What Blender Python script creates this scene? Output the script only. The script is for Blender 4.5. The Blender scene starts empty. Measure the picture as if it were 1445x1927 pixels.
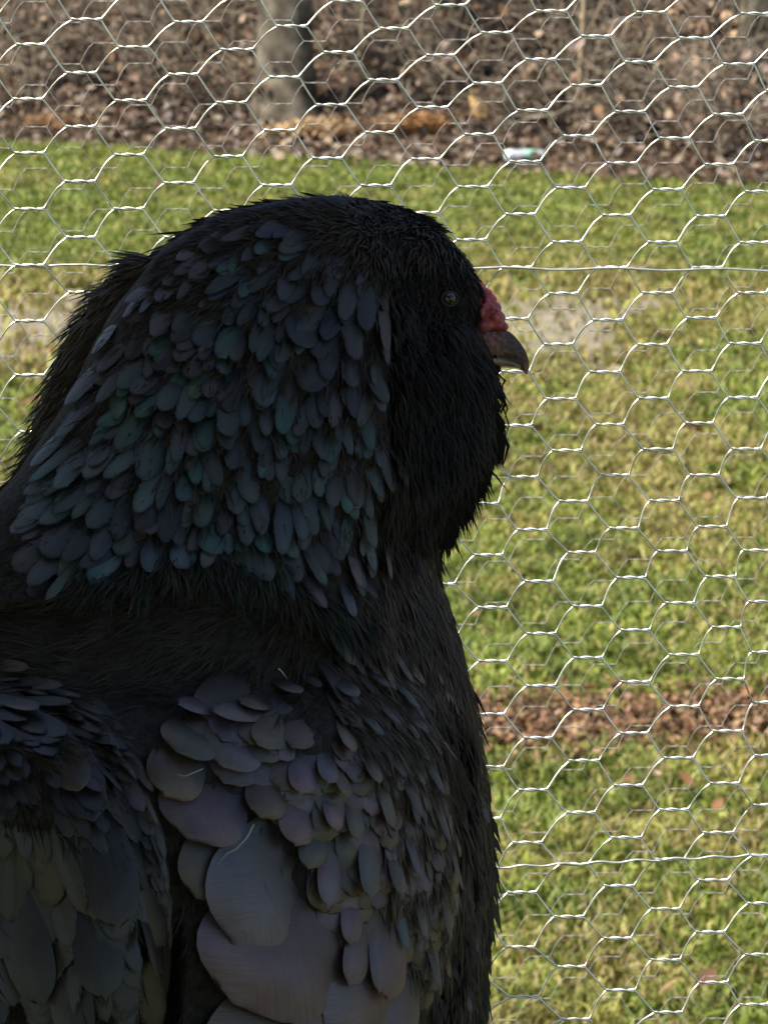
import bpy, math, random
import numpy as np
from mathutils import Vector, Matrix
from mathutils.bvhtree import BVHTree

random.seed(7)
rng = np.random.default_rng(11)
scene = bpy.context.scene
COL = scene.collection

# ------------------------------------------------------------------ camera, sky, sun, exposure
PITCH = math.radians(11.4)
CAM = np.array((0.0, 0.0, 2.07))
cam_data = bpy.data.cameras.new('camera')
cam = bpy.data.objects.new('camera', cam_data)
COL.objects.link(cam)
cam.location = CAM
cam.rotation_euler = (math.pi / 2 - PITCH, 0, 0)
cam_data.sensor_fit = 'HORIZONTAL'
cam_data.angle = math.radians(12.0)
cam_data.clip_start = 0.05
cam_data.clip_end = 2000
cam_data.dof.use_dof = True
cam_data.dof.focus_distance = 1.62
cam_data.dof.aperture_fstop = 64.0
scene.camera = cam

SUN = np.array((0.50, 0.20, -0.84)); SUN /= np.linalg.norm(SUN)      # the way the light travels
world = bpy.data.worlds.new('World'); scene.world = world; world.use_nodes = True
wn = world.node_tree.nodes
sky = wn.new('ShaderNodeTexSky'); sky.sky_type = 'NISHITA'; sky.sun_disc = False
sky.sun_elevation = math.asin(-SUN[2])
sky.sun_rotation = math.atan2(-SUN[0], -SUN[1])
world.node_tree.links.new(sky.outputs[0], wn['Background'].inputs[0])
wn['Background'].inputs[1].default_value = 0.08
sd = bpy.data.lights.new('sun', 'SUN'); sd.energy = 4.2; sd.angle = math.radians(0.53); sd.color = (1, 0.95, 0.87)
so = bpy.data.objects.new('sun', sd); COL.objects.link(so)
so.rotation_euler = Vector(SUN).to_track_quat('-Z', 'Y').to_euler()
so.location = (-6, -2, 9)
scene.view_settings.view_transform = 'Standard'
scene.view_settings.look = 'None'
scene.view_settings.exposure = 1.45
scene.view_settings.gamma = 1
scene.render.engine = 'CYCLES'
scene.cycles.use_denoising = True
scene.cycles.max_bounces = 6

# ------------------------------------------------------------------ picture geometry (1445 x 1927 photograph)
K = 2 * math.tan(math.radians(6.0)) / 1445
R = np.array((1.0, 0, 0))
F = np.array((0, math.cos(PITCH), -math.sin(PITCH)))
U = np.array((0, math.sin(PITCH), math.cos(PITCH)))
def ray(px, py):
    return F + (px - 722.5) * K * R - (py - 963.5) * K * U
def edge_y(x): return 19.85 - 0.6 * x                                # where the lawn meets the wood
SLOPE = 0.22
def ground_z(x, y): return SLOPE * max(0.0, y - edge_y(x))
def on_ground(px, py):
    d = ray(px, py); t = 2.0
    for _ in range(60):
        p = CAM + t * d
        t += (p[2] - ground_z(p[0], p[1])) * 2.0
    return CAM + t * d
def on_plane(px, py, yplane):
    d = ray(px, py)
    return CAM + d * (yplane / d[1])

# ------------------------------------------------------------------ helpers
def mesh(name, verts, faces, mat=None, parent=None, smooth=False, colors=None, uv=None, loc=None):
    me = bpy.data.meshes.new(name)
    v = np.asarray(verts, np.float32)
    off = np.zeros(3, np.float32)
    if parent is not None: off = np.array(parent.matrix_world.translation if parent.parent is None else parent.matrix_world.translation, np.float32)
    if loc is not None: off = np.asarray(loc, np.float32)
    v = v - off
    groups = faces if isinstance(faces, (list, tuple)) and len(faces) and isinstance(faces[0], np.ndarray) else [np.asarray(faces)]
    me.vertices.add(len(v)); me.vertices.foreach_set('co', v.ravel())
    li = np.concatenate([g.ravel() for g in groups]).astype(np.int32)
    tot = np.concatenate([np.full(len(g), g.shape[1], np.int32) for g in groups])
    st = np.concatenate([[0], np.cumsum(tot)[:-1]]).astype(np.int32)
    me.loops.add(len(li)); me.loops.foreach_set('vertex_index', li)
    me.polygons.add(len(tot)); me.polygons.foreach_set('loop_start', st); me.polygons.foreach_set('loop_total', tot)
    if smooth: me.polygons.foreach_set('use_smooth', np.ones(len(tot), bool))
    if colors is not None:
        ca = me.color_attributes.new('tint', 'FLOAT_COLOR', 'POINT')
        c = np.ones((len(v), 4), np.float32); c[:, :3] = colors
        ca.data.foreach_set('color', c.ravel())
    if uv is not None:
        ul = me.uv_layers.new(name='uv')
        ul.data.foreach_set('uv', np.asarray(uv, np.float32)[li].ravel())
    me.update(calc_edges=True); me.validate()
    if mat: me.materials.append(mat)
    o = bpy.data.objects.new(name, me); COL.objects.link(o)
    if parent is not None:
        o.parent = parent
        if loc is not None: o.location = Vector(loc) - parent.matrix_world.translation
    elif loc is not None: o.location = loc
    return o
def empty(name, loc):
    o = bpy.data.objects.new(name, None); COL.objects.link(o); o.location = loc
    o.empty_display_size = 0.05
    o.matrix_world = Matrix.Translation(loc)
    return o
def tag(o, label, cat, group=None, kind=None):
    o['label'] = label; o['category'] = cat
    if group: o['group'] = group
    if kind: o['kind'] = kind
    return o
def tubes(paths, radii, sides=6, caps=True):
    """many tubes -> verts, [quads, tris]; a radius may be one number or one per point"""
    V = []; Q = []; T = []; n0 = 0
    ang = np.linspace(0, 2 * math.pi, sides, endpoint=False)
    for P, r in zip(paths, radii):
        P = np.asarray(P, float); n = len(P)
        r = np.broadcast_to(np.asarray(r, float), (n,))
        t = np.gradient(P, axis=0); t /= np.linalg.norm(t, axis=1)[:, None] + 1e-12
        ref = np.array((0, 0, 1.0)) if abs(t[:, 2]).mean() < 0.8 else np.array((0, 1.0, 0))
        a = np.cross(t, ref); a /= np.linalg.norm(a, axis=1)[:, None] + 1e-12
        b = np.cross(t, a)
        ring = P[:, None, :] + r[:, None, None] * (np.cos(ang)[None, :, None] * a[:, None, :] + np.sin(ang)[None, :, None] * b[:, None, :])
        V.append(ring.reshape(-1, 3))
        i = np.arange(n - 1)[:, None] * sides; j = np.arange(sides)[None, :]; j2 = (j + 1) % sides
        Q.append(np.stack([i + j, i + j2, i + sides + j2, i + sides + j], -1).reshape(-1, 4) + n0)
        if caps:
            for base in (0, (n - 1) * sides):
                k = np.arange(1, sides - 1)
                T.append(np.stack([np.full_like(k, base), base + k, base + k + 1], -1) + n0)
        n0 += n * sides
    out = [np.concatenate(Q)]
    if T: out.append(np.concatenate(T))
    return np.concatenate(V), out
def sstep(x): x = np.clip(x, 0, 1); return x * x * (3 - 2 * x)

def vnoise(x, y, scale, seed):
    """smooth 2-D value noise in 0..1"""
    g = np.random.default_rng(seed).random((64, 64))
    u = np.asarray(x) * scale + 1000; v = np.asarray(y) * scale + 1000
    i = np.floor(u).astype(int); j = np.floor(v).astype(int); fu = sstep(u - i); fv = sstep(v - j)
    a = g[i % 64, j % 64]; b = g[(i + 1) % 64, j % 64]; c = g[i % 64, (j + 1) % 64]; d = g[(i + 1) % 64, (j + 1) % 64]
    return (a * (1 - fu) + b * fu) * (1 - fv) + (c * (1 - fu) + d * fu) * fv

# ------------------------------------------------------------------ materials
def material(name, rough=0.6, spec=0.4, metal=0.0):
    m = bpy.data.materials.new(name); m.use_nodes = True
    b = m.node_tree.nodes['Principled BSDF']
    b.inputs['Roughness'].default_value = rough
    b.inputs['Specular IOR Level'].default_value = spec
    b.inputs['Metallic'].default_value = metal
    return m, m.node_tree.nodes, m.node_tree.links, b
def noise_mat(name, c0, c1, scale, rough=0.7, spec=0.3, metal=0.0, bump=0.0, detail=6, coords='Object', c2=None):
    m, n, l, b = material(name, rough, spec, metal)
    tc = n.new('ShaderNodeTexCoord'); nz = n.new('ShaderNodeTexNoise')
    nz.inputs['Scale'].default_value = scale; nz.inputs['Detail'].default_value = detail
    cr = n.new('ShaderNodeValToRGB'); cr.color_ramp.elements[0].position = 0.3; cr.color_ramp.elements[1].position = 0.7
    cr.color_ramp.elements[0].color = (*c0, 1); cr.color_ramp.elements[1].color = (*c1, 1)
    if c2: e = cr.color_ramp.elements.new(0.5); e.color = (*c2, 1)
    l.new(tc.outputs[coords], nz.inputs['Vector']); l.new(nz.outputs['Fac'], cr.inputs[0]); l.new(cr.outputs[0], b.inputs['Base Color'])
    if bump:
        bp = n.new('ShaderNodeBump'); bp.inputs['Strength'].default_value = bump; bp.inputs['Distance'].default_value = 0.01
        l.new(nz.outputs['Fac'], bp.inputs['Height']); l.new(bp.outputs[0], b.inputs['Normal'])
    return m
def tint_mat(name, rough=0.7, spec=0.3, noise=0.0, nscale=30, trans=0.0):
    """base colour from the mesh's own tint, broken up by fine noise"""
    m, n, l, b = material(name, rough, spec)
    at = n.new('ShaderNodeAttribute'); at.attribute_name = 'tint'
    src = at.outputs['Color']
    if noise:
        tc = n.new('ShaderNodeTexCoord'); nz = n.new('ShaderNodeTexNoise'); nz.inputs['Scale'].default_value = nscale; nz.inputs['Detail'].default_value = 8
        mr = n.new('ShaderNodeMapRange'); mr.inputs[1].default_value = 0.25; mr.inputs[2].default_value = 0.75
        mr.inputs[3].default_value = 1 - noise; mr.inputs[4].default_value = 1 + noise
        mx = n.new('ShaderNodeVectorMath'); mx.operation = 'SCALE'
        l.new(tc.outputs['Object'], nz.inputs['Vector']); l.new(nz.outputs['Fac'], mr.inputs[0]); l.new(src, mx.inputs[0]); l.new(mr.outputs[0], mx.inputs['Scale'])
        src = mx.outputs[0]
        bp = n.new('ShaderNodeBump'); bp.inputs['Strength'].default_value = 0.5; bp.inputs['Distance'].default_value = 0.02
        l.new(nz.outputs['Fac'], bp.inputs['Height']); l.new(bp.outputs[0], b.inputs['Normal'])
    l.new(src, b.inputs['Base Color'])
    if trans:
        tr = n.new('ShaderNodeBsdfTranslucent'); ms = n.new('ShaderNodeMixShader'); ms.inputs[0].default_value = trans
        l.new(src, tr.inputs[0]); l.new(b.outputs[0], ms.inputs[1]); l.new(tr.outputs[0], ms.inputs[2])
        l.new(ms.outputs[0], n['Material Output'].inputs[0])
    return m
M_ground = tint_mat('soil_and_turf', 0.95, 0.1, 0.45, 14)
M_grass = tint_mat('grass_blade', 0.55, 0.3, trans=0.3)
M_leaf = tint_mat('dead_leaf', 0.75, 0.2, trans=0.15)
M_bark = noise_mat('bark', (0.028, 0.022, 0.016), (0.21, 0.18, 0.13), 8, 0.95, 0.05, bump=1.0, detail=12, c2=(0.10, 0.083, 0.06))
M_twig = noise_mat('twig_bark', (0.08, 0.06, 0.043), (0.30, 0.24, 0.17), 3, 0.85, 0.15)
M_pale_twig = noise_mat('pale_dry_stem', (0.24, 0.18, 0.11), (0.40, 0.31, 0.2), 4, 0.85, 0.15)
M_wood = noise_mat('weathered_wood', (0.10, 0.08, 0.06), (0.24, 0.20, 0.16), 5, 0.85, 0.2)
M_galv = noise_mat('galvanised_wire', (0.52, 0.52, 0.46), (0.88, 0.87, 0.77), 140, 0.40, 0.5, 1.0)
M_galv_dull = noise_mat('dull_grey_wire', (0.22, 0.21, 0.19), (0.36, 0.34, 0.31), 180, 0.6, 0.4, 0.3)  # darker, less metallic grey for the far netting

# ------------------------------------------------------------------ ground: lawn, wood floor
def patch(x, y):
    """how dead / bare the turf is: 0 green .. 1 straw, and bare soil 0..1"""
    x = np.asarray(x, float); y = np.asarray(y, float)
    n = 0.5 * vnoise(x, y * 0.6, 1.3, 1) + 0.3 * vnoise(x, y * 0.7, 3.7, 2) + 0.2 * vnoise(x, y, 9.0, 3)
    n = n + 0.22 * (vnoise(x, y * 0.8, 17, 4) - 0.5) + 0.2 * (vnoise(x, y * 0.8, 31, 14) - 0.5)
    dead = sstep((n - 0.42) / 0.24)
    dead = np.clip(dead + 0.45 * sstep((vnoise(x, y * .8, 4.2, 16) - 0.45) / 0.2) * sstep((9.5 - y) / 2), 0, 1)
    dead = dead * (0.3 + 0.7 * sstep((16.6 - y) / 1.4)) + 0.25 * sstep((vnoise(x, y * .5, 5, 15) - 0.55) / 0.2) * sstep((y - 16) / 1)
    dead = np.clip(dead + 0.75 * np.exp(-((y - 14.05 - 0.15 * x) / 0.75) ** 2) * (0.55 + 0.6 * vnoise(x, y, 1.1, 5)), 0, 1)
    soil = np.exp(-((y - 14.0) / 1.25) ** 4) * sstep((vnoise(x, y * 0.8, 1.0, 8) + 0.75 * np.exp(-((x - 0.55) / 0.55) ** 2) + 0.7 * np.exp(-((x + 1.35) / 0.5) ** 2) - 0.42) / 0.3)
    band = np.exp(-((y - 7.85 + 0.05 * np.sin(5 * x)) / 0.17) ** 2) * sstep((x - 0.05) / 0.25) * (0.5 + 0.6 * vnoise(x, y, 5, 9))
    soil2 = (0.35 + 0.65 * np.exp(-((y - 6.9) / 0.7) ** 2)) * sstep((0.6 * vnoise(x, y, 2.6, 12) + 0.4 * vnoise(x, y, 9, 13) - 0.5) / 0.16) * 0.75 * sstep((11 - y) / 2)
    return dead, np.clip(soil, 0, 1), np.clip(band + soil2, 0, 1)
C_green = np.array((0.135, 0.180, 0.028)); C_yel = np.array((0.255, 0.255, 0.05)); C_straw = np.array((0.27, 0.195, 0.085))
C_soil = np.array((0.165, 0.142, 0.108)); C_brown = np.array((0.12, 0.065, 0.035))
def lerp(a, b, t): return a * (1 - t[:, None]) + b * t[:, None]

gx = np.linspace(-15, 15, 520); gy = np.linspace(1.0, 31.0, 440)
GX, GY = np.meshgrid(gx, gy); X = GX.ravel(); Y = GY.ravel()
Z = 0.035 * (vnoise(X, Y, 1.6, 21) - 0.5) + 0.02 * (vnoise(X, Y, 6, 22) - 0.5) - 0.02
dead, soil, brown = patch(X, Y)
c = lerp(np.broadcast_to(C_green * 0.75, (len(X), 3)), C_straw * 0.75, dead * 0.8)
c = lerp(c, C_soil, soil * 0.85); c = lerp(c, C_brown, brown * 0.8)
i = np.arange(len(gy) - 1)[:, None] * len(gx); j = np.arange(len(gx) - 1)[None, :]
q = np.stack([i + j, i + j + 1, i + j + 1 + len(gx), i + j + len(gx)], -1).reshape(-1, 4)
lawn = mesh('lawn', np.stack([X, Y, Z], 1), q, M_ground, smooth=True, colors=c); lawn['kind'] = 'structure'
far = 900.0
gr = mesh('ground', [(-far, -far, -0.09), (far, -far, -0.09), (far, far, -0.09), (-far, far, -0.09)], np.array([[0, 1, 2, 3]]), M_ground,
          colors=np.array([(0.10, 0.11, 0.04)] * 4)); gr['kind'] = 'structure'
# bank of the wood, rising behind the lawn
bx = np.concatenate([np.linspace(-45, -9, 90)[:-1], np.linspace(-9, 9, 200), np.linspace(9, 45, 90)[1:]]); bt = np.concatenate([np.linspace(-0.25, 5, 120), np.linspace(5.3, 40, 50)])
BX, BT = np.meshgrid(bx, bt); X = BX.ravel(); T = BT.ravel()
Y = edge_y(X) + T
Z = SLOPE * np.maximum(0, T) * np.where(T > 8, 1, 1) + 0.12 * sstep(T / 1.0) * (vnoise(X, Y, 2.2, 31) - 0.5) + 0.06 * (vnoise(X, Y, 6, 32) - 0.5) * sstep((T + .2) / .5)
Z += -0.035 + 0.05 * sstep((T + 0.3 * vnoise(X, Y, 3, 33)) / 0.22)
n = vnoise(X, Y, 3, 34)
c = 0.6 * lerp(np.broadcast_to(np.array((0.055, 0.036, 0.025)), (len(X), 3)), np.array((0.15, 0.095, 0.06)), n)
i = np.arange(len(bt) - 1)[:, None] * len(bx); j = np.arange(len(bx) - 1)[None, :]
q = np.stack([i + j, i + j + 1, i + j + 1 + len(bx), i + j + len(bx)], -1).reshape(-1, 4)
bank = mesh('hill', np.stack([X, Y, Z], 1), q, M_ground, smooth=True, colors=c); bank['kind'] = 'structure'

# ------------------------------------------------------------------ grass
NB = 300000
ys = 5.3 + (20.9 - 5.3) * rng.random(NB * 2) ** 1.05
half = 0.112 * ys + 0.35
xs = (rng.random(NB * 2) * 2 - 1) * half
no = 260000                                                           # and, thinner, the lawn either side of the frame
yo = 2.5 + 24 * rng.random(no); xo = (half_o := 0.112 * yo + 0.3) + (5 + .12 * yo) * rng.random(no) ** 1.3; xo *= np.where(rng.random(no) < .5, -1, 1)
side_lawn = np.concatenate([np.zeros(NB * 2, bool), np.ones(no, bool)]); xs = np.concatenate([xs, xo]); ys = np.concatenate([ys, yo])
dead, soil, brown = patch(xs, ys)
clump = vnoise(xs, ys, 11, 41)
keep = rng.random(len(xs)) > np.clip(soil * 0.97 + brown * 0.45 + 0.55 * (clump < 0.36), 0, 0.97)
keep &= ys < edge_y(xs) + 0.1 * rng.standard_normal(len(xs))
ki = np.nonzero(keep)[0]; ki = np.concatenate([ki[~side_lawn[ki]][:NB], ki[side_lawn[ki]]]); xs, ys, dead, clump, side_lawn = [a[ki] for a in (xs, ys, dead, clump, side_lawn)]
n = len(xs)
h = (0.013 + 0.019 * rng.random(n)) * (0.5 + 1.0 * clump) * (1 + 0.025 * ys)
broad = rng.random(n) < 0.3
w = (0.0022 + 0.0018 * rng.random(n)) * (0.6 + 0.075 * ys)
az = rng.random(n) * 2 * math.pi; la = rng.random(n) * 2 * math.pi; lean = h * (0.3 + 1.1 * rng.random(n)); w = np.where(broad, w * 2.6, w); h = np.where(broad, h * 0.6, h); w = np.where(side_lawn, w * 1.8, w)
base = np.stack([xs, ys, np.full(n, -0.025)], 1)
dw = np.stack([np.cos(az), np.sin(az), np.zeros(n)], 1) * w[:, None]
ld = np.stack([np.cos(la), np.sin(la), np.zeros(n)], 1) * lean[:, None]
up = np.array((0, 0, 1.0))
mid = base + ld * 0.35 + up * (h * 0.65 + 0.02)[:, None]; tip = base + ld + up * (h + 0.02)[:, None]
V = np.stack([base - dw, base + dw, mid + dw * 0.8, mid - dw * 0.8, tip], 1).reshape(-1, 3)
k = np.arange(n)[:, None] * 5
pdead = np.clip(dead * 0.8 + 0.12 + 0.7 * np.maximum(*patch(xs, ys)[1:]), 0, 1)
isd = rng.random(n) < pdead
t = rng.random(n)
patchy = vnoise(xs, ys, 4, 43)
col = lerp(np.broadcast_to(C_green, (n, 3)), C_yel, np.clip(0.75 * t * t + 0.5 * (patchy - 0.5), 0, 1))
col[isd] = lerp(np.broadcast_to(C_yel, (isd.sum(), 3)), C_straw, t[isd])
col *= ((0.6 + 0.8 * rng.random(n)) * (0.52 + 0.5 * vnoise(xs, ys, 8, 44) + 0.5 * vnoise(xs, ys, 21, 45)))[:, None]
g = mesh('grass', V, [k + np.array([[0, 1, 2, 3]]), k + np.array([[3, 2, 4]])], M_grass, colors=np.repeat(col, 5, 0))
tag(g, 'short patchy lawn grass, green mixed with straw yellow', 'grass', kind='stuff')

# ------------------------------------------------------------------ dead leaves
LEAF_COLS = np.array([(0.20, 0.115, 0.06), (0.27, 0.17, 0.095), (0.13, 0.07, 0.04), (0.33, 0.235, 0.15), (0.22, 0.13, 0.09), (0.085, 0.05, 0.032), (0.28, 0.20, 0.16)])
def leaves(P, size, flat=0.5, cols=LEAF_COLS):
    """folded, curled leaf blades: eight triangles each"""
    n = len(P)
    size = np.broadcast_to(size, (n,)) * (0.6 + 0.8 * rng.random(n))
    yaw = rng.random(n) * 2 * math.pi
    a = np.stack([np.cos(yaw), np.sin(yaw), flat * rng.standard_normal(n)], 1); a /= np.linalg.norm(a, axis=1)[:, None]
    nn = np.stack([flat * rng.standard_normal(n), flat * rng.standard_normal(n), np.ones(n)], 1)
    b = np.cross(nn, a); b /= np.linalg.norm(b, axis=1)[:, None]; nn = np.cross(a, b)
    curl = (0.05 + 0.3 * rng.random(n))
    def pt(u, v, zz): return P + size[:, None] * (u * a + v * b + (zz * curl)[:, None] * nn)
    asp = 0.55 + 0.2 * rng.random()
    S = [pt(-0.5, 0, 0.5), pt(-0.2, 0, 0), pt(0.15, 0, 0), pt(0.55, 0, 0.7), pt(-0.22, 0.33 * asp * 1.6, 0.7), pt(0.12, 0.30 * asp * 1.6, 0.9), pt(-0.22, -0.33 * asp * 1.6, 0.7), pt(0.12, -0.30 * asp * 1.6, 0.9)]
    V = np.stack(S, 1).reshape(-1, 3); k = np.arange(n)[:, None] * 8
    f = np.concatenate([k + np.array([[x]]) for x in ()]) if False else None
    tri = np.array([(0, 1, 4), (0, 6, 1), (3, 5, 2), (3, 2, 7)]); quad = np.array([(1, 2, 5, 4), (6, 7, 2, 1)])
    T = (k[:, :, None] + tri[None]).reshape(-1, 3); Q = (k[:, :, None] + quad[None]).reshape(-1, 4)
    c = cols[rng.integers(0, len(cols), n)] * (0.6 + 0.7 * rng.random(n))[:, None]
    return V, [Q, T], np.repeat(c, 8, 0)
n = 17000
x = (rng.random(n) * 2 - 1) * 3.6; t = -0.12 + 4.8 * rng.random(n) ** 1.1
t += 0.12 * rng.standard_normal(n) * (t < 0.3)
y = edge_y(x) + t
z = SLOPE * np.maximum(0, t) + 0.03 + 0.05 * rng.random(n) * sstep(t / 0.5) + 0.12 * sstep(t / 1.0) * (vnoise(x, y, 2.2, 31) - 0.5)
V, f, c = leaves(np.stack([x, y, z], 1), 0.052, 0.8); c = (c * np.array((0.58, 0.63, 0.62)) + c.mean(1, keepdims=True) * 0.14) * (0.8 + 0.7 * np.repeat(vnoise(x, y, 2.6, 37), 8)[:, None])
n2 = 15000; x2 = (3.4 + 7 * rng.random(n2)) * np.where(rng.random(n2) < .6, -1, 1); t2 = -0.1 + 5.5 * rng.random(n2) ** 1.1; y2 = edge_y(x2) + t2
z2 = SLOPE * np.maximum(0, t2) + 0.03 + 0.05 * rng.random(n2) * sstep(t2 / .5) + 0.12 * sstep(t2) * (vnoise(x2, y2, 2.2, 31) - 0.5)
V2, f2, c2 = leaves(np.stack([x2, y2, z2], 1), 0.075, 0.7); f = [np.concatenate([a, b + len(V)]) for a, b in zip(f, f2)]; V = np.concatenate([V, V2]); c = np.concatenate([c, c2 * .7])
o = mesh('leaf_litter', V, f, M_leaf, colors=c); tag(o, 'brown leaf litter covering the ground along the edge of the wood', 'leaf litter', kind='stuff')
n = 5200                                                               # the brown strip of leaves and thatch across the lawn
x = 0.1 + 1.6 * rng.random(n); y = 7.85 - 0.05 * np.sin(5 * x) + 0.12 * rng.standard_normal(n)
V, f, c = leaves(np.stack([x, y, 0.012 + 0.035 * rng.random(n)], 1), 0.017, 0.8); c = c * 0.85 * np.array((1.1, 1.0, 0.85))
o = mesh('leaf_debris', V, f, M_leaf, colors=c); tag(o, 'strip of crumbled brown leaves and thatch lying across the lawn', 'dead leaves', kind='stuff')
spots = [(300, 362), (152, 362), (1310, 835), (1012, 828), (948, 1482), (1175, 1508), (1352, 1548), (1366, 1352), (1405, 1350), (895, 1182), (1060, 1236), (1410, 655),
         (1180, 1500), (1290, 1508), (985, 1615), (1300, 1770), (1260, 1905), (1330, 1905), (1060, 1335), (1160, 1330), (1110, 1345), (1215, 1345), (1330, 965), (1155, 480),
         (1240, 645), (1130, 350), (905, 1300), (1075, 1895), (60, 780), (90, 690)]
for i, (px, py) in enumerate(spots):
    p = on_ground(px, py) + np.array((0, 0, 0.035 + 0.012 * (i % 3)))
    V, f, c = leaves(np.array([p]), 0.036 if py > 1000 else 0.06, 0.5, np.array([(0.17, 0.085, 0.035), (0.22, 0.125, 0.055), (0.12, 0.062, 0.032)]))
    o = mesh('fallen_leaf', V, f, M_leaf, colors=c, loc=p)
    tag(o, 'single dry brown leaf lying on the lawn', 'leaf', 'brown leaves scattered over the lawn')

# ------------------------------------------------------------------ wood: trunks, shrubs, saplings, log
def wob(p0, p1, n, amp, seed):
    r = np.random.default_rng(seed); t = np.linspace(0, 1, n)[:, None]
    P = p0 + (np.asarray(p1) - p0) * t
    P += np.cumsum(r.standard_normal((n, 3)) * amp, 0) * t
    return P
def tree(px, py, r, seed, label, lean=0.0):
    b = on_ground(px, py); rr = np.random.default_rng(seed)
    root = empty('tree', b)
    P = wob(b - (0, 0, 0.15), b + np.array((lean, 0.3, 6.0)), 26, 0.012, seed)
    z = np.linspace(0, 1, 26)
    rad = r * (1 - 0.5 * z) + r * 0.55 * np.exp(-z * 26)
    V, f = tubes([P], [rad], 20)
    V += (vnoise(V[:, 0] * 4 + V[:, 1] * 3, V[:, 2], 2.5, seed)[:, None] - 0.5) * 0.09 * r * np.array((1, 1, 0)) * 3
    mesh('trunk', V, f, M_bark, root, smooth=True)
    paths = []; rads = []
    for k in range(26):
        i = rr.integers(12, 25); s = P[i]; a = rr.random() * 6.28; L = 0.8 + rr.random() * 1.6
        e = s + L * np.array((math.cos(a), math.sin(a), 0.6 + rr.random()))
        Q = wob(s, e, 7, 0.05, int(rr.integers(1e6))); paths.append(Q); rads.append(np.linspace(r * 0.28, 0.008, 7))
        for m in range(4):
            j = rr.integers(2, 6); a2 = rr.random() * 6.28
            e2 = Q[j] + 0.6 * rr.random() * np.array((math.cos(a2), math.sin(a2), 0.5)) + (0, 0, .1)
            paths.append(wob(Q[j], e2, 4, 0.03, int(rr.integers(1e6)))); rads.append(np.linspace(0.012, 0.004, 4))
    V, f = tubes(paths, rads, 5); mesh('crown', V, f, M_twig, root, smooth=True)
    return tag(root, label, 'tree')
tree(538, 228, 0.155, 3, 'thick grey trunk with two pale dry stems standing in front of it')
tree(838, 175, 0.125, 5, 'slimmer grey brown trunk behind the tuft of orange dry grass', 0.1)
tree(1425, 160, 0.12, 8, 'dark trunk beside the heap of tan leaves at the wood edge', 0.05)

def shrub(px, py, hgt, nst, seed, label, mat=M_twig, spread=0.6, leafy=40, rad=0.010):
    b = on_ground(px, py); rr = np.random.default_rng(seed); root = empty('shrub', b)
    paths = []; rads = []; tips = []
    for k in range(nst):
        a = rr.random() * 6.28; e = b + np.array((math.cos(a) * spread * rr.random(), math.sin(a) * spread * rr.random() * 0.7, hgt * (0.5 + 0.6 * rr.random())))
        Q = wob(b + rr.standard_normal(3) * (0.08, 0.08, 0) - (0, 0, .05), e, 9, 0.03, int(rr.integers(1e6)))
        paths.append(Q); rads.append(np.linspace(rad * (0.7 + 0.6 * rr.random()), 0.003, 9))
        for m in range(6):
            j = rr.integers(1, 8); a2 = rr.random() * 6.28; L = 0.12 + 0.3 * rr.random()
            e2 = Q[j] + L * np.array((math.cos(a2), math.sin(a2), -0.2 + 1.0 * rr.random()))
            q2 = wob(Q[j], e2, 5, 0.02, int(rr.integers(1e6))); paths.append(q2); rads.append(np.linspace(0.005, 0.002, 5)); tips.append(q2[3]); tips.append(q2[4])
    V, f = tubes(paths, rads, 5, False)
    mesh('stem', V, f, mat, root, smooth=True)
    if leafy:
        tips = np.array(tips); P = tips[rr.integers(0, len(tips), leafy)] + rr.standard_normal((leafy, 3)) * 0.03
        V, f, c = leaves(P, 0.055, 1.2); o = mesh('leaves', V, f, M_leaf, root, colors=c); o['kind'] = 'stuff'
    return tag(root, label, 'shrub', 'bare shrubs along the wood edge')
sh = [(60, 200, .9, 'leftmost in front, by the low rusty dry grass'), (20, 90, 1., 'at the far left edge, higher up the bank'), (160, 150, 1.0, 'above the low rusty dry grass tuft'), (215, 70, .9, 'high on the bank, second from the left edge'),
      (300, 190, .9, 'in front, midway between the left edge and the thick trunk'), (360, 90, 1., 'high on the bank, midway to the thick trunk'), (430, 215, .8, 'in front, just left of the foot of the thick trunk'), (450, 60, 1., 'high on the bank, close left of the thick trunk'),
      (640, 130, 1., 'tangled round the leaning pale stem'), (690, 40, 1., 'high on the bank between the two grey trunks'), (740, 180, .9, 'in front of the slimmer trunk, on its left'), (770, 70, 1., 'close behind on the left of the slimmer trunk'),
      (930, 150, 1., 'right behind the upright curl of bark'), (985, 240, .6, 'low, just above the plastic bottle'), (1010, 80, 1., 'high on the bank, left of the upright brown sapling'), (1070, 160, 1.2, 'tallest, beside the upright brown sapling'),
      (1120, 60, 1., 'between the upright sapling and the slanting one'), (1190, 180, .8, 'straddling the dark fallen log'), (1240, 260, .5, 'low, in front of the dark fallen log'), (1330, 200, .9, 'below the tan leaf heap, right of the log'),
      (1380, 300, .6, 'low, nearest the lawn at the right'), (1330, 60, 1., 'behind the tan leaf heap'), (850, 200, .9, 'growing right before the slimmer trunk')]
for i, (px, py, hh, where) in enumerate(sh):
    shrub(px, py, hh, 17, 100 + i, 'bare twiggy shrub ' + where, spread=0.6, leafy=70, rad=0.008)
paths = []; rads = []; rr = np.random.default_rng(900)
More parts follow.
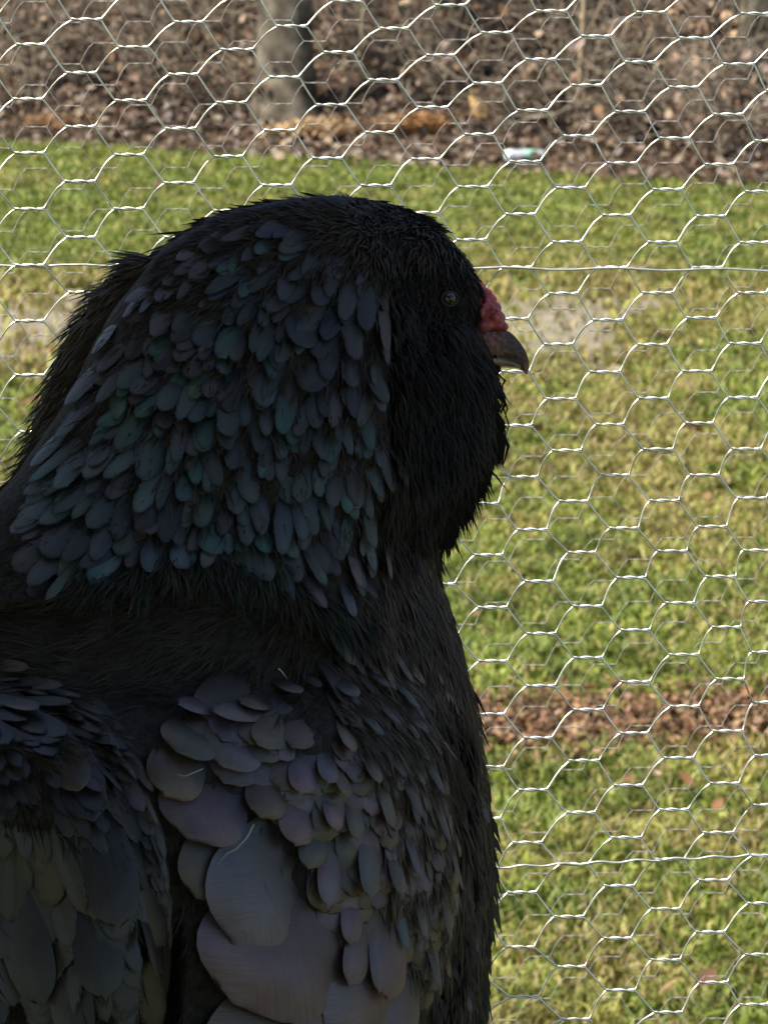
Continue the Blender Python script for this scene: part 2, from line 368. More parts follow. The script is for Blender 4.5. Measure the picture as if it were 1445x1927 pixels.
for k in range(420):                                                   # the brush goes on past both sides of the frame
    x0 = (2.6 + 7 * rr.random()) * (-1 if rr.random() < .6 else 1); t0 = 0.3 + 3 * rr.random(); b0 = np.array((x0, edge_y(x0) + t0, SLOPE * t0))
    for m in range(3):
        Q = wob(b0 + rr.standard_normal(3) * (.1, .1, 0), b0 + rr.standard_normal(3) * (.35, .3, .2) + (0, 0, 0.9), 6, 0.04, int(rr.integers(1e6))); paths.append(Q); rads.append(np.linspace(.009, .003, 6))
        j = rr.integers(1, 5); paths.append(wob(Q[j], Q[j] + rr.standard_normal(3) * .2 + (0, 0, .15), 4, 0.02, int(rr.integers(1e6)))); rads.append(np.linspace(.005, .002, 4))
V, f = tubes(paths, rads, 4, False); o = mesh('undergrowth', V, f, M_twig, smooth=True)
tag(o, 'tangle of bare brown brush continuing along the wood edge', 'undergrowth', kind='stuff')
def sapling(pts, r, seed, label):
    b = on_ground(*pts[0]); root = empty('sapling', b)
    P = [b + (0, 0, -0.03)] + [on_plane(px, py, b[1]) + (0, 0.01 * k, 0) for k, (px, py) in enumerate(pts[1:])]
    P = np.array(P); tt = np.linspace(0, len(P) - 1, 24); P = np.stack([np.interp(tt, np.arange(len(P)), P[:, k]) for k in range(3)], 1)
    V, f = tubes([P], [np.linspace(r, r * 0.6, 24)], 7); mesh('stem', V, f, M_pale_twig, root, smooth=True)
    a, c = P[14], P[17]
    V, f = tubes([wob(a, a + (0.12, -0.03, 0.25), 5, 0.01, seed), wob(c, c + (-0.1, 0.04, 0.22), 5, 0.01, seed + 1)], [np.linspace(0.006, 0.003, 5)] * 2, 5)
    mesh('twig', V, f, M_pale_twig, root, smooth=True)
    return tag(root, label, 'sapling')
sapling([(552, 222), (545, 170), (536, 100), (533, 60), (528, -60)], 0.017, 1, 'pale upright stem just in front of the thick grey trunk')
sapling([(527, 224), (530, 190), (531, 150), (524, 60), (515, -60)], 0.012, 2, 'thinner pale stem left of the other against the thick trunk')
sapling([(635, 210), (650, 170), (664, 130), (676, 90), (690, -40)], 0.014, 3, 'leaning pale stem right of the thick grey trunk')
sapling([(1088, 215), (1092, 140), (1096, 70), (1102, -60)], 0.02, 4, 'upright brown sapling among the twigs near the fallen log')
sapling([(1195, 150), (1212, 90), (1232, 40), (1250, -60)], 0.02, 6, 'slanting sapling stem in front of the tan leaf heap')
def log(p, q, r, seed, label, mat):
    a = on_ground(*p) + (0, 0, r * 0.6); b = on_ground(*q) + (0, 0, r * 0.6)
    P = wob(a, b, 14, 0.012, seed)
    V, f = tubes([P], [np.linspace(r, r * 0.55, 14)], 12)
    V += (vnoise(V[:, 0] * 3 + V[:, 1], V[:, 2] * 5, 3, seed)[:, None] - 0.5) * r * 0.4
    root = empty('fallen_log', a)
    mesh('trunk', V, f, mat, root, smooth=True)
    s = P[6]; V, f = tubes([wob(s, s + (0.2, -0.1, 0.28), 6, 0.015, seed + 3)], [np.linspace(r * 0.4, r * 0.15, 6)], 7)
    mesh('branch', V, f, mat, root, smooth=True)
    return tag(root, label, 'log')
log((1090, 215), (1275, 165), 0.055, 1, 'dark fallen log lying among leaves right of the upright sapling', M_bark)
log((1165, 100), (1330, 62), 0.03, 2, 'pale fallen branch lying below the tan leaf heap', M_pale_twig)

def tuft(px, py, wid, hgt, n, seed, label, col):
    b = on_ground(px, py); rr = np.random.default_rng(seed)
    s = b + rr.standard_normal((n, 3)) * (wid * 0.4, wid * 0.25, 0)
    a = rr.random(n) * 6.28; L = hgt * (0.6 + 0.6 * rr.random(n))
    d = np.stack([np.cos(a) * 1.1, np.sin(a) * 1.1, 0.25 + 0.5 * rr.random(n)], 1) * L[:, None]
    e = s + d; m = s + d * 0.5 + np.array((0, 0, 1)) * (0.25 * L)[:, None]
    wv = np.stack([-np.sin(a), np.cos(a), np.zeros(n)], 1) * 0.006
    V = np.stack([s - wv, s + wv, m + wv, m - wv, e], 1).reshape(-1, 3); k = np.arange(n)[:, None] * 5
    c = np.array(col) * (0.6 + 0.8 * rr.random(n))[:, None]
    o = mesh('dry_grass', V, [k + np.array([[0, 1, 2, 3]]), k + np.array([[3, 2, 4]])], M_leaf, colors=np.repeat(c, 5, 0), loc=b)
    return tag(o, label, 'grass tuft')
tuft(625, 250, 0.36, 0.11, 700, 1, 'wide mound of tan dry grass right of the thick grey trunk', (0.40, 0.27, 0.14))
tuft(800, 245, 0.26, 0.14, 420, 2, 'tuft of orange brown dry grass at the foot of the slimmer trunk', (0.34, 0.19, 0.08))
tuft(130, 235, 0.3, 0.10, 300, 3, 'low tuft of rusty dry grass at the far left of the wood edge', (0.28, 0.16, 0.08))
# heap of tan leaves and the bottle
b = on_ground(1290, 70); n = 420
r = rng.random((n, 3)); P = b + np.stack([(r[:, 0] - .5) * 0.95, (r[:, 1] - .5) * 0.5, 0.22 * r[:, 2] * (1 - abs(r[:, 0] - .5) * 1.6)], 1)
V, f, c = leaves(P, 0.085, 0.8, np.array([(0.42, 0.29, 0.17), (0.36, 0.24, 0.14), (0.30, 0.19, 0.11)]))
o = mesh('leaf_heap', V, f, M_leaf, colors=c, loc=b); tag(o, 'heap of tan dead leaves caught against the dark trunk', 'leaf heap', kind='stuff')
# curl of bark
b = on_ground(905, 236); root = empty('bark_strip', b)
pts = [on_plane(px, py, b[1]) for px, py in ((915, 238), (912, 222), (903, 205), (897, 185), (893, 168))]
th = np.linspace(-1.2, 1.2, 7); V = []
for k, p in enumerate(pts):
    rr_ = (0.045, 0.06, 0.055, 0.045, 0.02)[k]
    for a in th: V.append(p + np.array((rr_ * math.sin(a), -rr_ * math.cos(a) + 0.03, 0)))
    for a in th[::-1]: V.append(p + np.array((0.85 * rr_ * math.sin(a), -0.85 * rr_ * math.cos(a) + 0.03, 0)))
i = np.arange(4)[:, None] * 14; j = np.arange(14)[None, :]
q = np.stack([i + j, i + (j + 1) % 14, i + 14 + (j + 1) % 14, i + 14 + j], -1).reshape(-1, 4)
mesh('bark', V, q, noise_mat('tan_bark', (0.42, 0.25, 0.08), (0.5, 0.33, 0.14), 20), root)
tag(root, 'curled orange tan strip of bark standing upright in the leaf litter', 'bark')
# plastic bottle: lathe
b = on_ground(990, 303); root = empty('plastic_bottle', b + (0, 0, 0.035))
ax = np.array((0.985, 0.17, 0.0)); up_ = np.array((0, 0, 1.0)); sidev = np.cross(ax, up_)
def lathe(prof, org, n=14):
    a = np.linspace(0, 2 * math.pi, n, endpoint=False); V = []
    for s, r_ in prof:
        for t_ in a: V.append(org + ax * s + r_ * (math.cos(t_) * up_ + math.sin(t_) * sidev))
    i = np.arange(len(prof) - 1)[:, None] * n; j = np.arange(n)[None, :]
    return np.array(V), np.stack([i + j, i + (j + 1) % n, i + n + (j + 1) % n, i + n + j], -1).reshape(-1, 4)
m, nn_, ll, bb = material('clear_plastic', 0.12, 0.5); bb.inputs['Base Color'].default_value = (0.75, 0.8, 0.8, 1); bb.inputs['Transmission Weight'].default_value = 0.55
org = np.array(b) + (0, 0, 0.03)
V, f = lathe([(-0.115, 0.0), (-0.115, 0.028), (-0.105, 0.034), (-0.03, 0.034), (0.06, 0.034), (0.09, 0.026), (0.11, 0.013), (0.118, 0.013), (0.118, 0.0)], org); mesh('bottle_body', V, f, m, root, smooth=True)
m2, _, _, b2 = material('green_label', 0.4); b2.inputs['Base Color'].default_value = (0.30, 0.55, 0.40, 1)
V, f = lathe([(-0.01, 0.0352), (0.058, 0.0352), (0.058, 0.0345), (-0.01, 0.0345)], org); mesh('bottle_label', V, f, m2, root, smooth=True)
m3, _, _, b3 = material('white_cap', 0.35); b3.inputs['Base Color'].default_value = (0.85, 0.86, 0.84, 1)
V, f = lathe([(-0.116, 0.0), (-0.117, 0.03), (-0.105, 0.0352), (-0.075, 0.0352), (-0.075, 0.03)], org); mesh('bottle_base', V, f, m3, root, smooth=True)
tag(root, 'clear plastic bottle with green label lying at the wood edge', 'bottle')

# ------------------------------------------------------------------ chicken wire
LAT = [(6,6,615,297),(7,5,713.5,249),(5,7,520.5,348),(5,5,525.5,245),(6,4,622.5,197),(8,6,800.5,299),(4,6,428.5,295),(8,4,814.5,201),(7,3,720,150),(9,5,901,253),(3,7,337,344),(4,4,434.5,192),(5,3,534.5,144),(3,5,339.5,241),(6,2,637,97.5),(9,7,889.5,351),(2,6,241.5,292),(9,3,918,155),(8,2,829,103),(10,4,1000.5,206),(7,1,741,53),(11,5,1086.5,255),(2,8,240.5,393),(1,7,150.5,341),(3,3,344,139),(4,2,445,93),(2,4,245,188),(5,1,549,48),(1,5,152,238),(11,7,1073.5,353),(1,7,149.5,340),(0,6,54.5,288),(10,2,1015.5,111),(9,1,933.5,61),(11,3,1104.5,160),(8,0,846.5,9),(12,4,1186,210),(12,6,1169,306),(13,5,1268.5,259),(1,9,151,447),(0,8,54.5,393),(2,2,252,87),(3,1,355.5,40.5),(1,3,152,136.5),(0,4,51.5,186),(11,9,1066,454),(13,7,1255.5,356),(11,1,1121.5,67),(10,0,1036.5,20),(12,2,1203,116),(13,3,1286.5,163),(14,4,1369,214),(14,6,1353.5,309),(1,11,157,550),(1,1,162.5,36),(0,2,57,83),(12,10,1152,503),(10,10,973.5,503),(11,11,1060,551),(13,9,1246,455),(12,0,1223,23),(13,1,1307,71),(14,2,1389.5,120),(0,12,54.5,604),(13,11,1237,550),(12,12,1142.5,602),(14,10,1332,503),(10,12,965.5,599),(11,13,1049.5,649),(0,14,55.5,706),(14,12,1319.5,598),(13,13,1226.5,649),(15,11,1416,551),(12,14,1136.5,700),(11,15,1054.5,750),(15,13,1401,646),(14,14,1309,698),(13,15,1228.5,749),(12,16,1146.5,798),(10,16,972,800),(11,17,1065,847),(15,15,1396,748),(14,16,1315.5,797),(13,17,1238,845),(12,18,1157,897),(10,18,984.5,900),(11,19,1078.5,944),(15,17,1404,844),(14,18,1324,895),(13,19,1249.5,942),(12,20,1173,994),(9,19,910,947),(10,20,1000,997),(11,21,1095.5,1041),(15,19,1414.5,938),(14,20,1340.5,992),(13,21,1265,1038),(12,22,1187.5,1088),(9,21,918.5,1044),(10,22,1014.5,1092),(11,23,1105,1140),(14,22,1356,1086),(13,23,1278.5,1134),(12,24,1195,1186),(9,23,926,1143),(10,24,1018,1192),(11,25,1106,1240),(14,24,1366.5,1181),(13,25,1287,1233),(12,26,1195,1285),(9,25,927,1244),(10,26,1017,1291),(11,27,1107.5,1340),(14,26,1374,1278),(13,27,1288.5,1330),(12,28,1192,1380),(9,27,921,1345),(10,28,1011.5,1389),(11,29,1099,1435),(14,28,1369,1377),(13,29,1276,1428),(12,30,1180.5,1479),(10,30,1001,1486),(11,31,1092.5,1529),(14,30,1362.5,1472),(13,31,1266,1524),(12,32,1177.5,1577),(10,32,990,1586),(14,32,1350.5,1568),(12,34,1163,1668),(10,34,980.5,1680),(14,34,1341,1657),(13,35,1250.5,1710),(11,35,1068,1724),(12,36,1160,1766),(10,36,976.5,1780),(14,36,1334,1755),(13,37,1250.5,1807),(11,37,1073.5,1822),(12,38,1168,1864),(10,38,988,1877),(14,38,1343,1853),(13,39,1259.5,1907),(11,39,1086.5,1920)]
lat = np.array(LAT, float)
def _basis(u, v):
    u = np.asarray(u, float) / 10 - .6; v = np.asarray(v, float) / 20 - 1
    return np.stack([u ** a * v ** b_ for a in range(3) for b_ in range(4) if a + b_ <= 3], -1)
_B = _basis(lat[:, 0], lat[:, 1])
_cx = np.linalg.lstsq(_B, lat[:, 2], rcond=None)[0]; _cy = np.linalg.lstsq(_B, lat[:, 3], rcond=None)[0]
_res = np.stack([lat[:, 2] - _B @ _cx, lat[:, 3] - _B @ _cy], 1)
def knot(u, v):
    """where the twist of column u, row v stands, as a picture point"""
    uc = np.clip(u, 0, 15); vc = np.clip(v, 0, 39); e = 0.5
    f0 = lambda a, b_: np.array([_basis(a, b_) @ _cx, _basis(a, b_) @ _cy])
    p = f0(uc, vc)
    du = (f0(np.clip(uc + e, 0, 15), vc) - f0(np.clip(uc - e, 0, 15), vc)) / (np.clip(uc + e, 0, 15) - np.clip(uc - e, 0, 15))
    dv = (f0(uc, np.clip(vc + e, 0, 39)) - f0(uc, np.clip(vc - e, 0, 39))) / (np.clip(vc + e, 0, 39) - np.clip(vc - e, 0, 39))
    p = p + du * (u - uc) + dv * (v - vc)
    d2 = (lat[:, 0] - u) ** 2 + ((lat[:, 1] - v) * 0.6) ** 2
    wgt = np.exp(-d2 / 0.5)
    return p + (_res * wgt[:, None]).sum(0) / max(wgt.sum(), 0.35) if wgt.sum() > 1e-3 else p
FENCE_Y = 1.765
def netting(root, yplane, u0, u1, v0, v1, knotf, rw, mat, sides, barf, seg=9, curve=0.0):
    rr = np.random.default_rng(int(yplane * 100))
    kn = {}
    for u in range(u0, u1 + 1):
        for v in range(v0, v1 + 2):
            if (u + v) % 2 == 0: kn[u, v] = on_plane(*knotf(u, v), yplane) + (0, 0.0012 * rr.standard_normal() + curve * math.sin(u * 0.7 + v * 0.31), 0)
    for v in range(v0, v1 + 1):
        P = []
        pts = []
        for u in range(u0, u1 + 1):
            up_side = (u + v) % 2 == 0
            c_ = kn[(u, v)] if up_side else kn[(u, v + 1)]
            hw = barf * (1 + 0.03 * rr.standard_normal())
            tt = np.linspace(-1, 1, seg * 2 + 1)
            ph = (0.0 if up_side else math.pi) + 1.7 * (u * 13 % 7)
            amp = rw * 1.02
            turns = 1.0
            for s in tt:
                th = math.pi * turns * (s + 1) + (-math.pi / 2 if up_side else math.pi / 2)
                a_ = amp * min(1, 3.0)
                pts.append((c_ + np.array((hw * s, a_ * math.cos(th), a_ * math.sin(th) * (1.0))), u))
        # diagonals: a soft bow towards the upper end
        out = [pts[0][0]]
        for k in range(1, len(pts)):
            a_, b_ = pts[k - 1][0], pts[k][0]
            if pts[k][1] != pts[k - 1][1]:
                rise = b_[2] - a_[2]
                for s in (0.25, 0.5, 0.75):
                    m_ = a_ + (b_ - a_) * s
                    bow = (0.0008 if rise > 0 else 0.0002) * (s * (1 - s) * 4) * (0.4 + 1.2 * s)
                    m_ = m_ + np.array((-bow, 0, bow * 0.5))
                    out.append(m_)
            out.append(b_)
        V, f = tubes([np.array(out)], [rw], sides)
        mesh('wire', V, f, mat, root, smooth=True)
nf = empty('wire_fence', (0, FENCE_Y, 0))
netting(nf, FENCE_Y, -7, 22, -6, 45, knot, 0.00049, M_galv, 6, 0.00742)
def straight(root, p, q, yp, r, mat):
    a = np.array([on_plane(*p, yp), on_plane(*q, yp)]); t = np.linspace(-0.35, 1.35, 60)[:, None]
    P = a[0] + (a[1] - a[0]) * t; P[:, 2] += 0.0006 * np.sin(np.arange(60) * 1.3); P[:, 1] -= 0.001
    V, f = tubes([P], [r], 6); mesh('line_wire', V, f, mat, root, smooth=True)
straight(nf, (0, 498), (1445, 507), FENCE_Y, 0.0006, M_galv)
straight(nf, (932, 1632), (1445, 1608), FENCE_Y, 0.0006, M_galv)
for sx in (-0.62, 0.62):
    V = []; 
    for z_ in (-0.05, 2.75):
        V += [(sx - .04, FENCE_Y + .006, z_), (sx + .04, FENCE_Y + .006, z_), (sx + .04, FENCE_Y + .086, z_), (sx - .04, FENCE_Y + .086, z_)]
    mesh('post', V, np.array([(0, 1, 2, 3), (4, 7, 6, 5), (0, 4, 5, 1), (1, 5, 6, 2), (2, 6, 7, 3), (3, 7, 4, 0)]), M_wood, nf)
tag(nf, 'sunlit galvanised chicken wire right behind the black hen', 'wire fence')
FAR_Y = 2.22
ff = empty('wire_fence', (0, FAR_Y, 0))
def knot_far(u, v): return np.array((590 + (u - 8) * 66.0 + 0.6 * v, 76 + (v - 4) * 39.3 - 0.6 * u + 5))
netting(ff, FAR_Y, -8, 29, -6, 56, knot_far, 0.00021, M_galv_dull, 4, 0.0068, seg=5)
for sx in (-0.8, 0.8):
    V = []
    for z_ in (-0.05, 2.6):
        V += [(sx - .03, FAR_Y + .006, z_), (sx + .03, FAR_Y + .006, z_), (sx + .03, FAR_Y + .066, z_), (sx - .03, FAR_Y + .066, z_)]
    mesh('post', V, np.array([(0, 1, 2, 3), (4, 7, 6, 5), (0, 4, 5, 1), (1, 5, 6, 2), (2, 6, 7, 3), (3, 7, 4, 0)]), M_wood, ff)
tag(ff, 'dull grey thinner chicken wire some way beyond the bright one', 'wire fence')

# ------------------------------------------------------------------ shelter roof that shades the hen
HD = 1.52                                                             # distance of the hen from the camera
def hen_pt(px, py, d): return CAM + HD * F + (px - 722.5) * K * HD * R - (py - 963.5) * K * HD * U + d * F
ROOF_Z = 2.50; EDGE_S = 0.68
e_dir = np.array((1, -EDGE_S, 0.0)); n_sh = np.cross(e_dir, SUN); n_sh /= np.linalg.norm(n_sh)
p_edge = hen_pt(936, 566, 0.0245)                                      # the sun just reaches the comb here
def edge_at(x): return p_edge[1] + (n_sh[0] * (p_edge[0] - x) + n_sh[2] * (p_edge[2] - ROOF_Z)) / n_sh[1]
roof = empty('shelter_roof', (-1.0, 0.4, ROOF_Z))
bw = 0.14
for k in range(24):
    x0 = -2.9 + k * bw
    x1 = x0 + bw - 0.0002
    ya = -2.2; z0 = ROOF_Z + 0.002 * (k % 2)
    V = []
    for zz in (z0, z0 + 0.018):
        V += [(x0, ya, zz), (x1, ya, zz), (x1, edge_at(x1), zz), (x0, edge_at(x0), zz)]
    mesh('plank', V, np.array([(0, 3, 2, 1), (4, 5, 6, 7), (0, 1, 5, 4), (1, 2, 6, 5), (2, 3, 7, 6), (3, 0, 4, 7)]), M_wood, roof)
for yy in (-2.0, -0.6, 0.9):
    V = []
    for zz in (ROOF_Z + 0.021, ROOF_Z + 0.08):
        V += [(-2.95, yy - .02, zz), (0.5, yy - .02, zz), (0.5, yy + .02, zz), (-2.95, yy + .02, zz)]
    mesh('rafter', V, np.array([(0, 3, 2, 1), (4, 5, 6, 7), (0, 1, 5, 4), (1, 2, 6, 5), (2, 3, 7, 6), (3, 0, 4, 7)]), M_wood, roof)
for xx, yy in ((-2.85, -2.1), (-2.85, 1.2), (0.42, -2.1)):
    V = []
    for zz in (-0.05, ROOF_Z - 0.002):
        V += [(xx - .04, yy - .04, zz), (xx + .04, yy - .04, zz), (xx + .04, yy + .04, zz), (xx - .04, yy + .04, zz)]
    mesh('post', V, np.array([(0, 3, 2, 1), (4, 5, 6, 7), (0, 1, 5, 4), (1, 2, 6, 5), (2, 3, 7, 6), (3, 0, 4, 7)]), M_wood, roof)
tag(roof, 'weathered plank roof of the shelter over the hen, out of the picture', 'roof')

# ------------------------------------------------------------------ hen: one continuous body
def curve(pts):
    a = np.array(pts, float); o = np.argsort(a[:, 0]); a = a[o]
    x, y = a[:, 0], a[:, 1]
    m = np.gradient(y, x)
    def f(t):
        t = np.clip(np.asarray(t, float), x[0], x[-1]); i = np.clip(np.searchsorted(x, t) - 1, 0, len(x) - 2)
        h = x[i + 1] - x[i]; s = (t - x[i]) / h
        return (2*s**3-3*s**2+1)*y[i] + (s**3-2*s**2+s)*h*m[i] + (-2*s**3+3*s**2)*y[i+1] + (s**3-s**2)*h*m[i+1]
    return f
Lc = curve([(366, 620), (372, 560), (385, 495), (408, 420), (437, 360), (470, 312), (530, 262), (590, 216), (650, 182), (720, 150), (790, 112), (850, 72), (910, 28), (960, -20), (1040, -90), (1130, -170), (1250, -290), (1400, -420), (1700, -520), (2000, -500), (2250, -330), (2400, -60), (2470, 200)])
Rc = curve([(366, 655), (372, 705), (385, 760), (408, 808), (437, 846), (480, 881), (520, 901), (560, 907), (600, 898), (640, 900), (690, 920), (760, 917), (830, 913), (900, 882), (950, 849), (1000, 820), (1050, 818), (1100, 830), (1160, 851), (1240, 872), (1310, 888), (1420, 907), (1520, 917), (1620, 924), (1720, 919), (1800, 915), (1927, 902), (2050, 880), (2250, 760), (2400, 540), (2470, 330)])
Bc = curve([(366, .006), (385, .019), (420, .028), (480, .034), (560, .038), (650, .042), (760, .047), (900, .054), (1050, .063), (1200, .078), (1400, .092), (1700, .098), (2000, .09), (2250, .07), (2400, .04), (2470, .012)])
xw = curve([(1180, 770), (1290, 792), (1380, 832), (1480, 852), (1580, 863), (1680, 862), (1780, 850), (1880, 818), (1990, 760), (2200, 600)])
xr = curve([(1240, -60), (1252, 10), (1290, 100), (1340, 180), (1410, 232), (1490, 272), (1580, 300), (1680, 312), (1800, 310), (1927, 296), (2100, 260)])
yh = curve([(-200, 1150), (100, 1140), (180, 1130), (300, 1098), (430, 1092), (520, 1120), (600, 1165), (680, 1215), (740, 1230)])
xf = curve([(340, 640), (400, 680), (450, 722), (520, 742), (600, 738), (700, 748), (800, 752), (900, 755), (1000, 745), (1100, 740)])
slw = curve([(1200, -12), (1300, -3), (1340, 5), (1400, 17), (1450, 19), (1500, 14), (1545, 4), (1600, 1), (1700, 1), (1780, 3), (1850, 10), (1927, 24), (2000, 30)])
def in_slit(x, y): return y > 1300 and abs(x - float(xw(y)) - 15) < float(slw(y)) + 2
def disp(x, y):
    """relief of the camera side of the body, metres towards the camera"""
    z = np.zeros_like(x)
    w = sstep((xw(y) - x) / 22) * sstep((y - 1250) / 130)
    z += w * 0.016 + 0.010 * w * sstep((xw(y) - x) / 260)
    r = sstep((xr(y) - x + 4) / 14) * sstep((y - 1235) / 40)
    z += r * 0.018 - 0.016 * r * sstep((xr(y) - x - 70) / 120) * sstep((y - 1450) / 150)
    h = sstep((yh(x) - y) / 18) * sstep((xf(y) + 22 - x) / 60)
    z += h * 0.011
    z -= 0.022 * sstep((x - xr(y) - 4) / 10) * sstep((70 - (x - xr(y))) / 40) * sstep((y - 1640) / 80)
    f = sstep((x - xf(y) + 10) / 60) * sstep((1010 - y) / 60)
    z -= f * 0.002
    z -= 0.006 * np.exp(-(((x - 838) / 40) ** 2 + ((y - 562) / 30) ** 2))
    z += 0.003 * (vnoise(x, y, 0.02, 51) - 0.5) + 0.0025 * (vnoise(x, y, 0.045, 52) - 0.5)
    z -= 0.034 * sstep((slw(y) + 7 - abs(x - xw(y) - 15)) / 12) * sstep((y - 1290) / 40)
    return z
NY, NT = 420, 440
s = np.linspace(0, 1, NY); YY = 366 + (2470 - 366) * (0.15 * s + 0.85 * s) ; YY = YY + 0
# fine rows at crown and rump so the ends round off
YY = 366 + (2470 - 366) * (s - 0.06 * np.sin(2 * math.pi * s) * (s < .5) * .4)
TT = np.linspace(0, 2 * math.pi, NT, endpoint=False)
yy, tt = np.meshgrid(YY, TT, indexing='ij')
l, r_ = Lc(yy), Rc(yy); xc = (l + r_) / 2; a_ = (r_ - l) / 2; b_ = Bc(yy)
px = xc + a_ * np.sign(np.cos(tt)) * abs(np.cos(tt)) ** 0.92
tilt = 0.30
dd = 0.012 + tilt * (px - 560) * K * HD - b_ * np.sign(np.sin(tt)) * abs(np.sin(tt)) ** 0.9
dd -= 0.0 * yy
wf = np.clip(np.sin(tt), 0, 1) ** 0.6
dd -= disp(px, yy) * wf
verts = np.stack([hen_pt(0, 0, 0)[None, None, k] + px * K * HD * R[k] - yy * K * HD * U[k] + dd * F[k] for k in range(3)], -1).reshape(-1, 3)
i = np.arange(NY - 1)[:, None] * NT; j = np.arange(NT)[None, :]
q = np.stack([i + j, i + NT + j, i + NT + (j + 1) % NT, i + (j + 1) % NT], -1).reshape(-1, 4)
caps = []
verts = np.concatenate([verts, verts[:NT].mean(0)[None], verts[(NY - 1) * NT:].mean(0)[None]])
tri = np.concatenate([np.stack([np.full(NT, NY * NT), np.arange(NT), (np.arange(NT) + 1) % NT], -1),
                      np.stack([np.full(NT, NY * NT + 1), (NY - 1) * NT + (np.arange(NT) + 1) % NT, (NY - 1) * NT + np.arange(NT)], -1)])
foot = hen_pt(300, 2560, 0.02)
hen = empty('hen', foot)
M_down = noise_mat('black_down', (0.010, 0.009, 0.008), (0.026, 0.024, 0.021), 260, 0.75, 0.15, bump=0.5)
body = mesh('body', verts, [q, tri], M_down, hen, smooth=True)
tag(hen, 'black bearded hen with green glossed neck, facing right before the chicken wire', 'hen')
bvh = BVHTree.FromPolygons([tuple(v) for v in verts], q.tolist() + tri.tolist())
camv = Vector(CAM)
def hit(px, py):
    loc, nor, idx, dist = bvh.ray_cast(camv, Vector(ray(px, py)).normalized())
    if loc is None: return None, None
    loc = np.array(loc); nor = np.array(nor)
    if nor @ (loc - CAM) > 0: nor = -nor
    return loc, nor

# feather blade, unit length along +Y, root at 0, up is +Z
def feather_mesh(name, mat, seed, roundness=0.6, rows=9, cols=5):
    rr = np.random.default_rng(seed); V = []; UV = []; ED = []
    for k in range(rows):
        s_ = 1 - (1 - k / (rows - 1)) ** 1.6
        if s_ < roundness: w_ = 0.35 + 0.65 * math.sin(0.5 * math.pi * s_ / roundness)
        else: w_ = math.sqrt(max(0, 1 - ((s_ - roundness) / (1.001 - roundness)) ** 2.4))
        for c_ in range(cols):
            u_ = -1 + 2 * c_ / (cols - 1)
            jit = 0.03 * rr.standard_normal() * (abs(u_) > 0.9)
            x_ = 0.5 * u_ * w_ * (1 + jit)
            V.append((x_, s_ - 0.02 * abs(u_) ** 2 * (s_ > .5), 0.10 * s_ - 0.13 * s_ * s_ - 0.20 * x_ * x_ + 0.012 * (1 - abs(u_)) * (abs(u_) < .1)))
            UV.append((0.5 + 0.5 * u_ * w_, s_)); e_ = max(abs(u_), min(1, max(0, (s_ - 0.78) / 0.22))); ED.append((e_, e_, e_))
    i = np.arange(rows - 1)[:, None] * cols; j = np.arange(cols - 1)[None, :]
    q_ = np.stack([i + j, i + j + 1, i + cols + j + 1, i + cols + j], -1).reshape(-1, 4)
    o = mesh(name, V, q_, mat, smooth=True, uv=UV, colors=ED)
    me = o.data; me['rows'] = rows; bpy.data.objects.remove(o)
    return me
def scale_mesh(name, mat, seed, roundness=0.6, rows=11, cols=7):
    rr = np.random.default_rng(seed); V = []; UV = []; ED = []; a_ = rr.normal() * 0.08
    for k in range(rows):
        s_ = 1 - (1 - k / (rows - 1)) ** 1.7
        w_ = 0.55 + 0.45 * math.sin(0.5 * math.pi * s_ / roundness) if s_ < roundness else max(0, 1 - ((s_ - roundness) / (1.0005 - roundness)) ** 2.6) ** 0.45
        for c_ in range(cols):
            u_ = -1 + 2 * c_ / (cols - 1); u_ = math.copysign(abs(u_) ** 0.8, u_); x_ = 0.5 * u_ * w_
            V.append((x_ + a_ * s_ * s_, s_ - 0.04 * u_ * u_ * (s_ > .5), 0.09 * s_ - 0.10 * abs(u_ * w_) ** 2.6 - 0.16 * max(0, (s_ - 0.62) / 0.38) ** 2.2 + 0.01 * rr.standard_normal() * (abs(u_) < .9)))
            UV.append((0.5 + 0.5 * u_ * w_, s_)); ED.append((0, 0, 0))
    i = np.arange(rows - 1)[:, None] * cols; j = np.arange(cols - 1)[None, :]
    q_ = np.stack([i + j, i + j + 1, i + cols + j + 1, i + cols + j], -1).reshape(-1, 4)
    o = mesh(name, V, q_, mat, smooth=True, uv=UV, colors=ED); me = o.data; bpy.data.objects.remove(o)
    return me
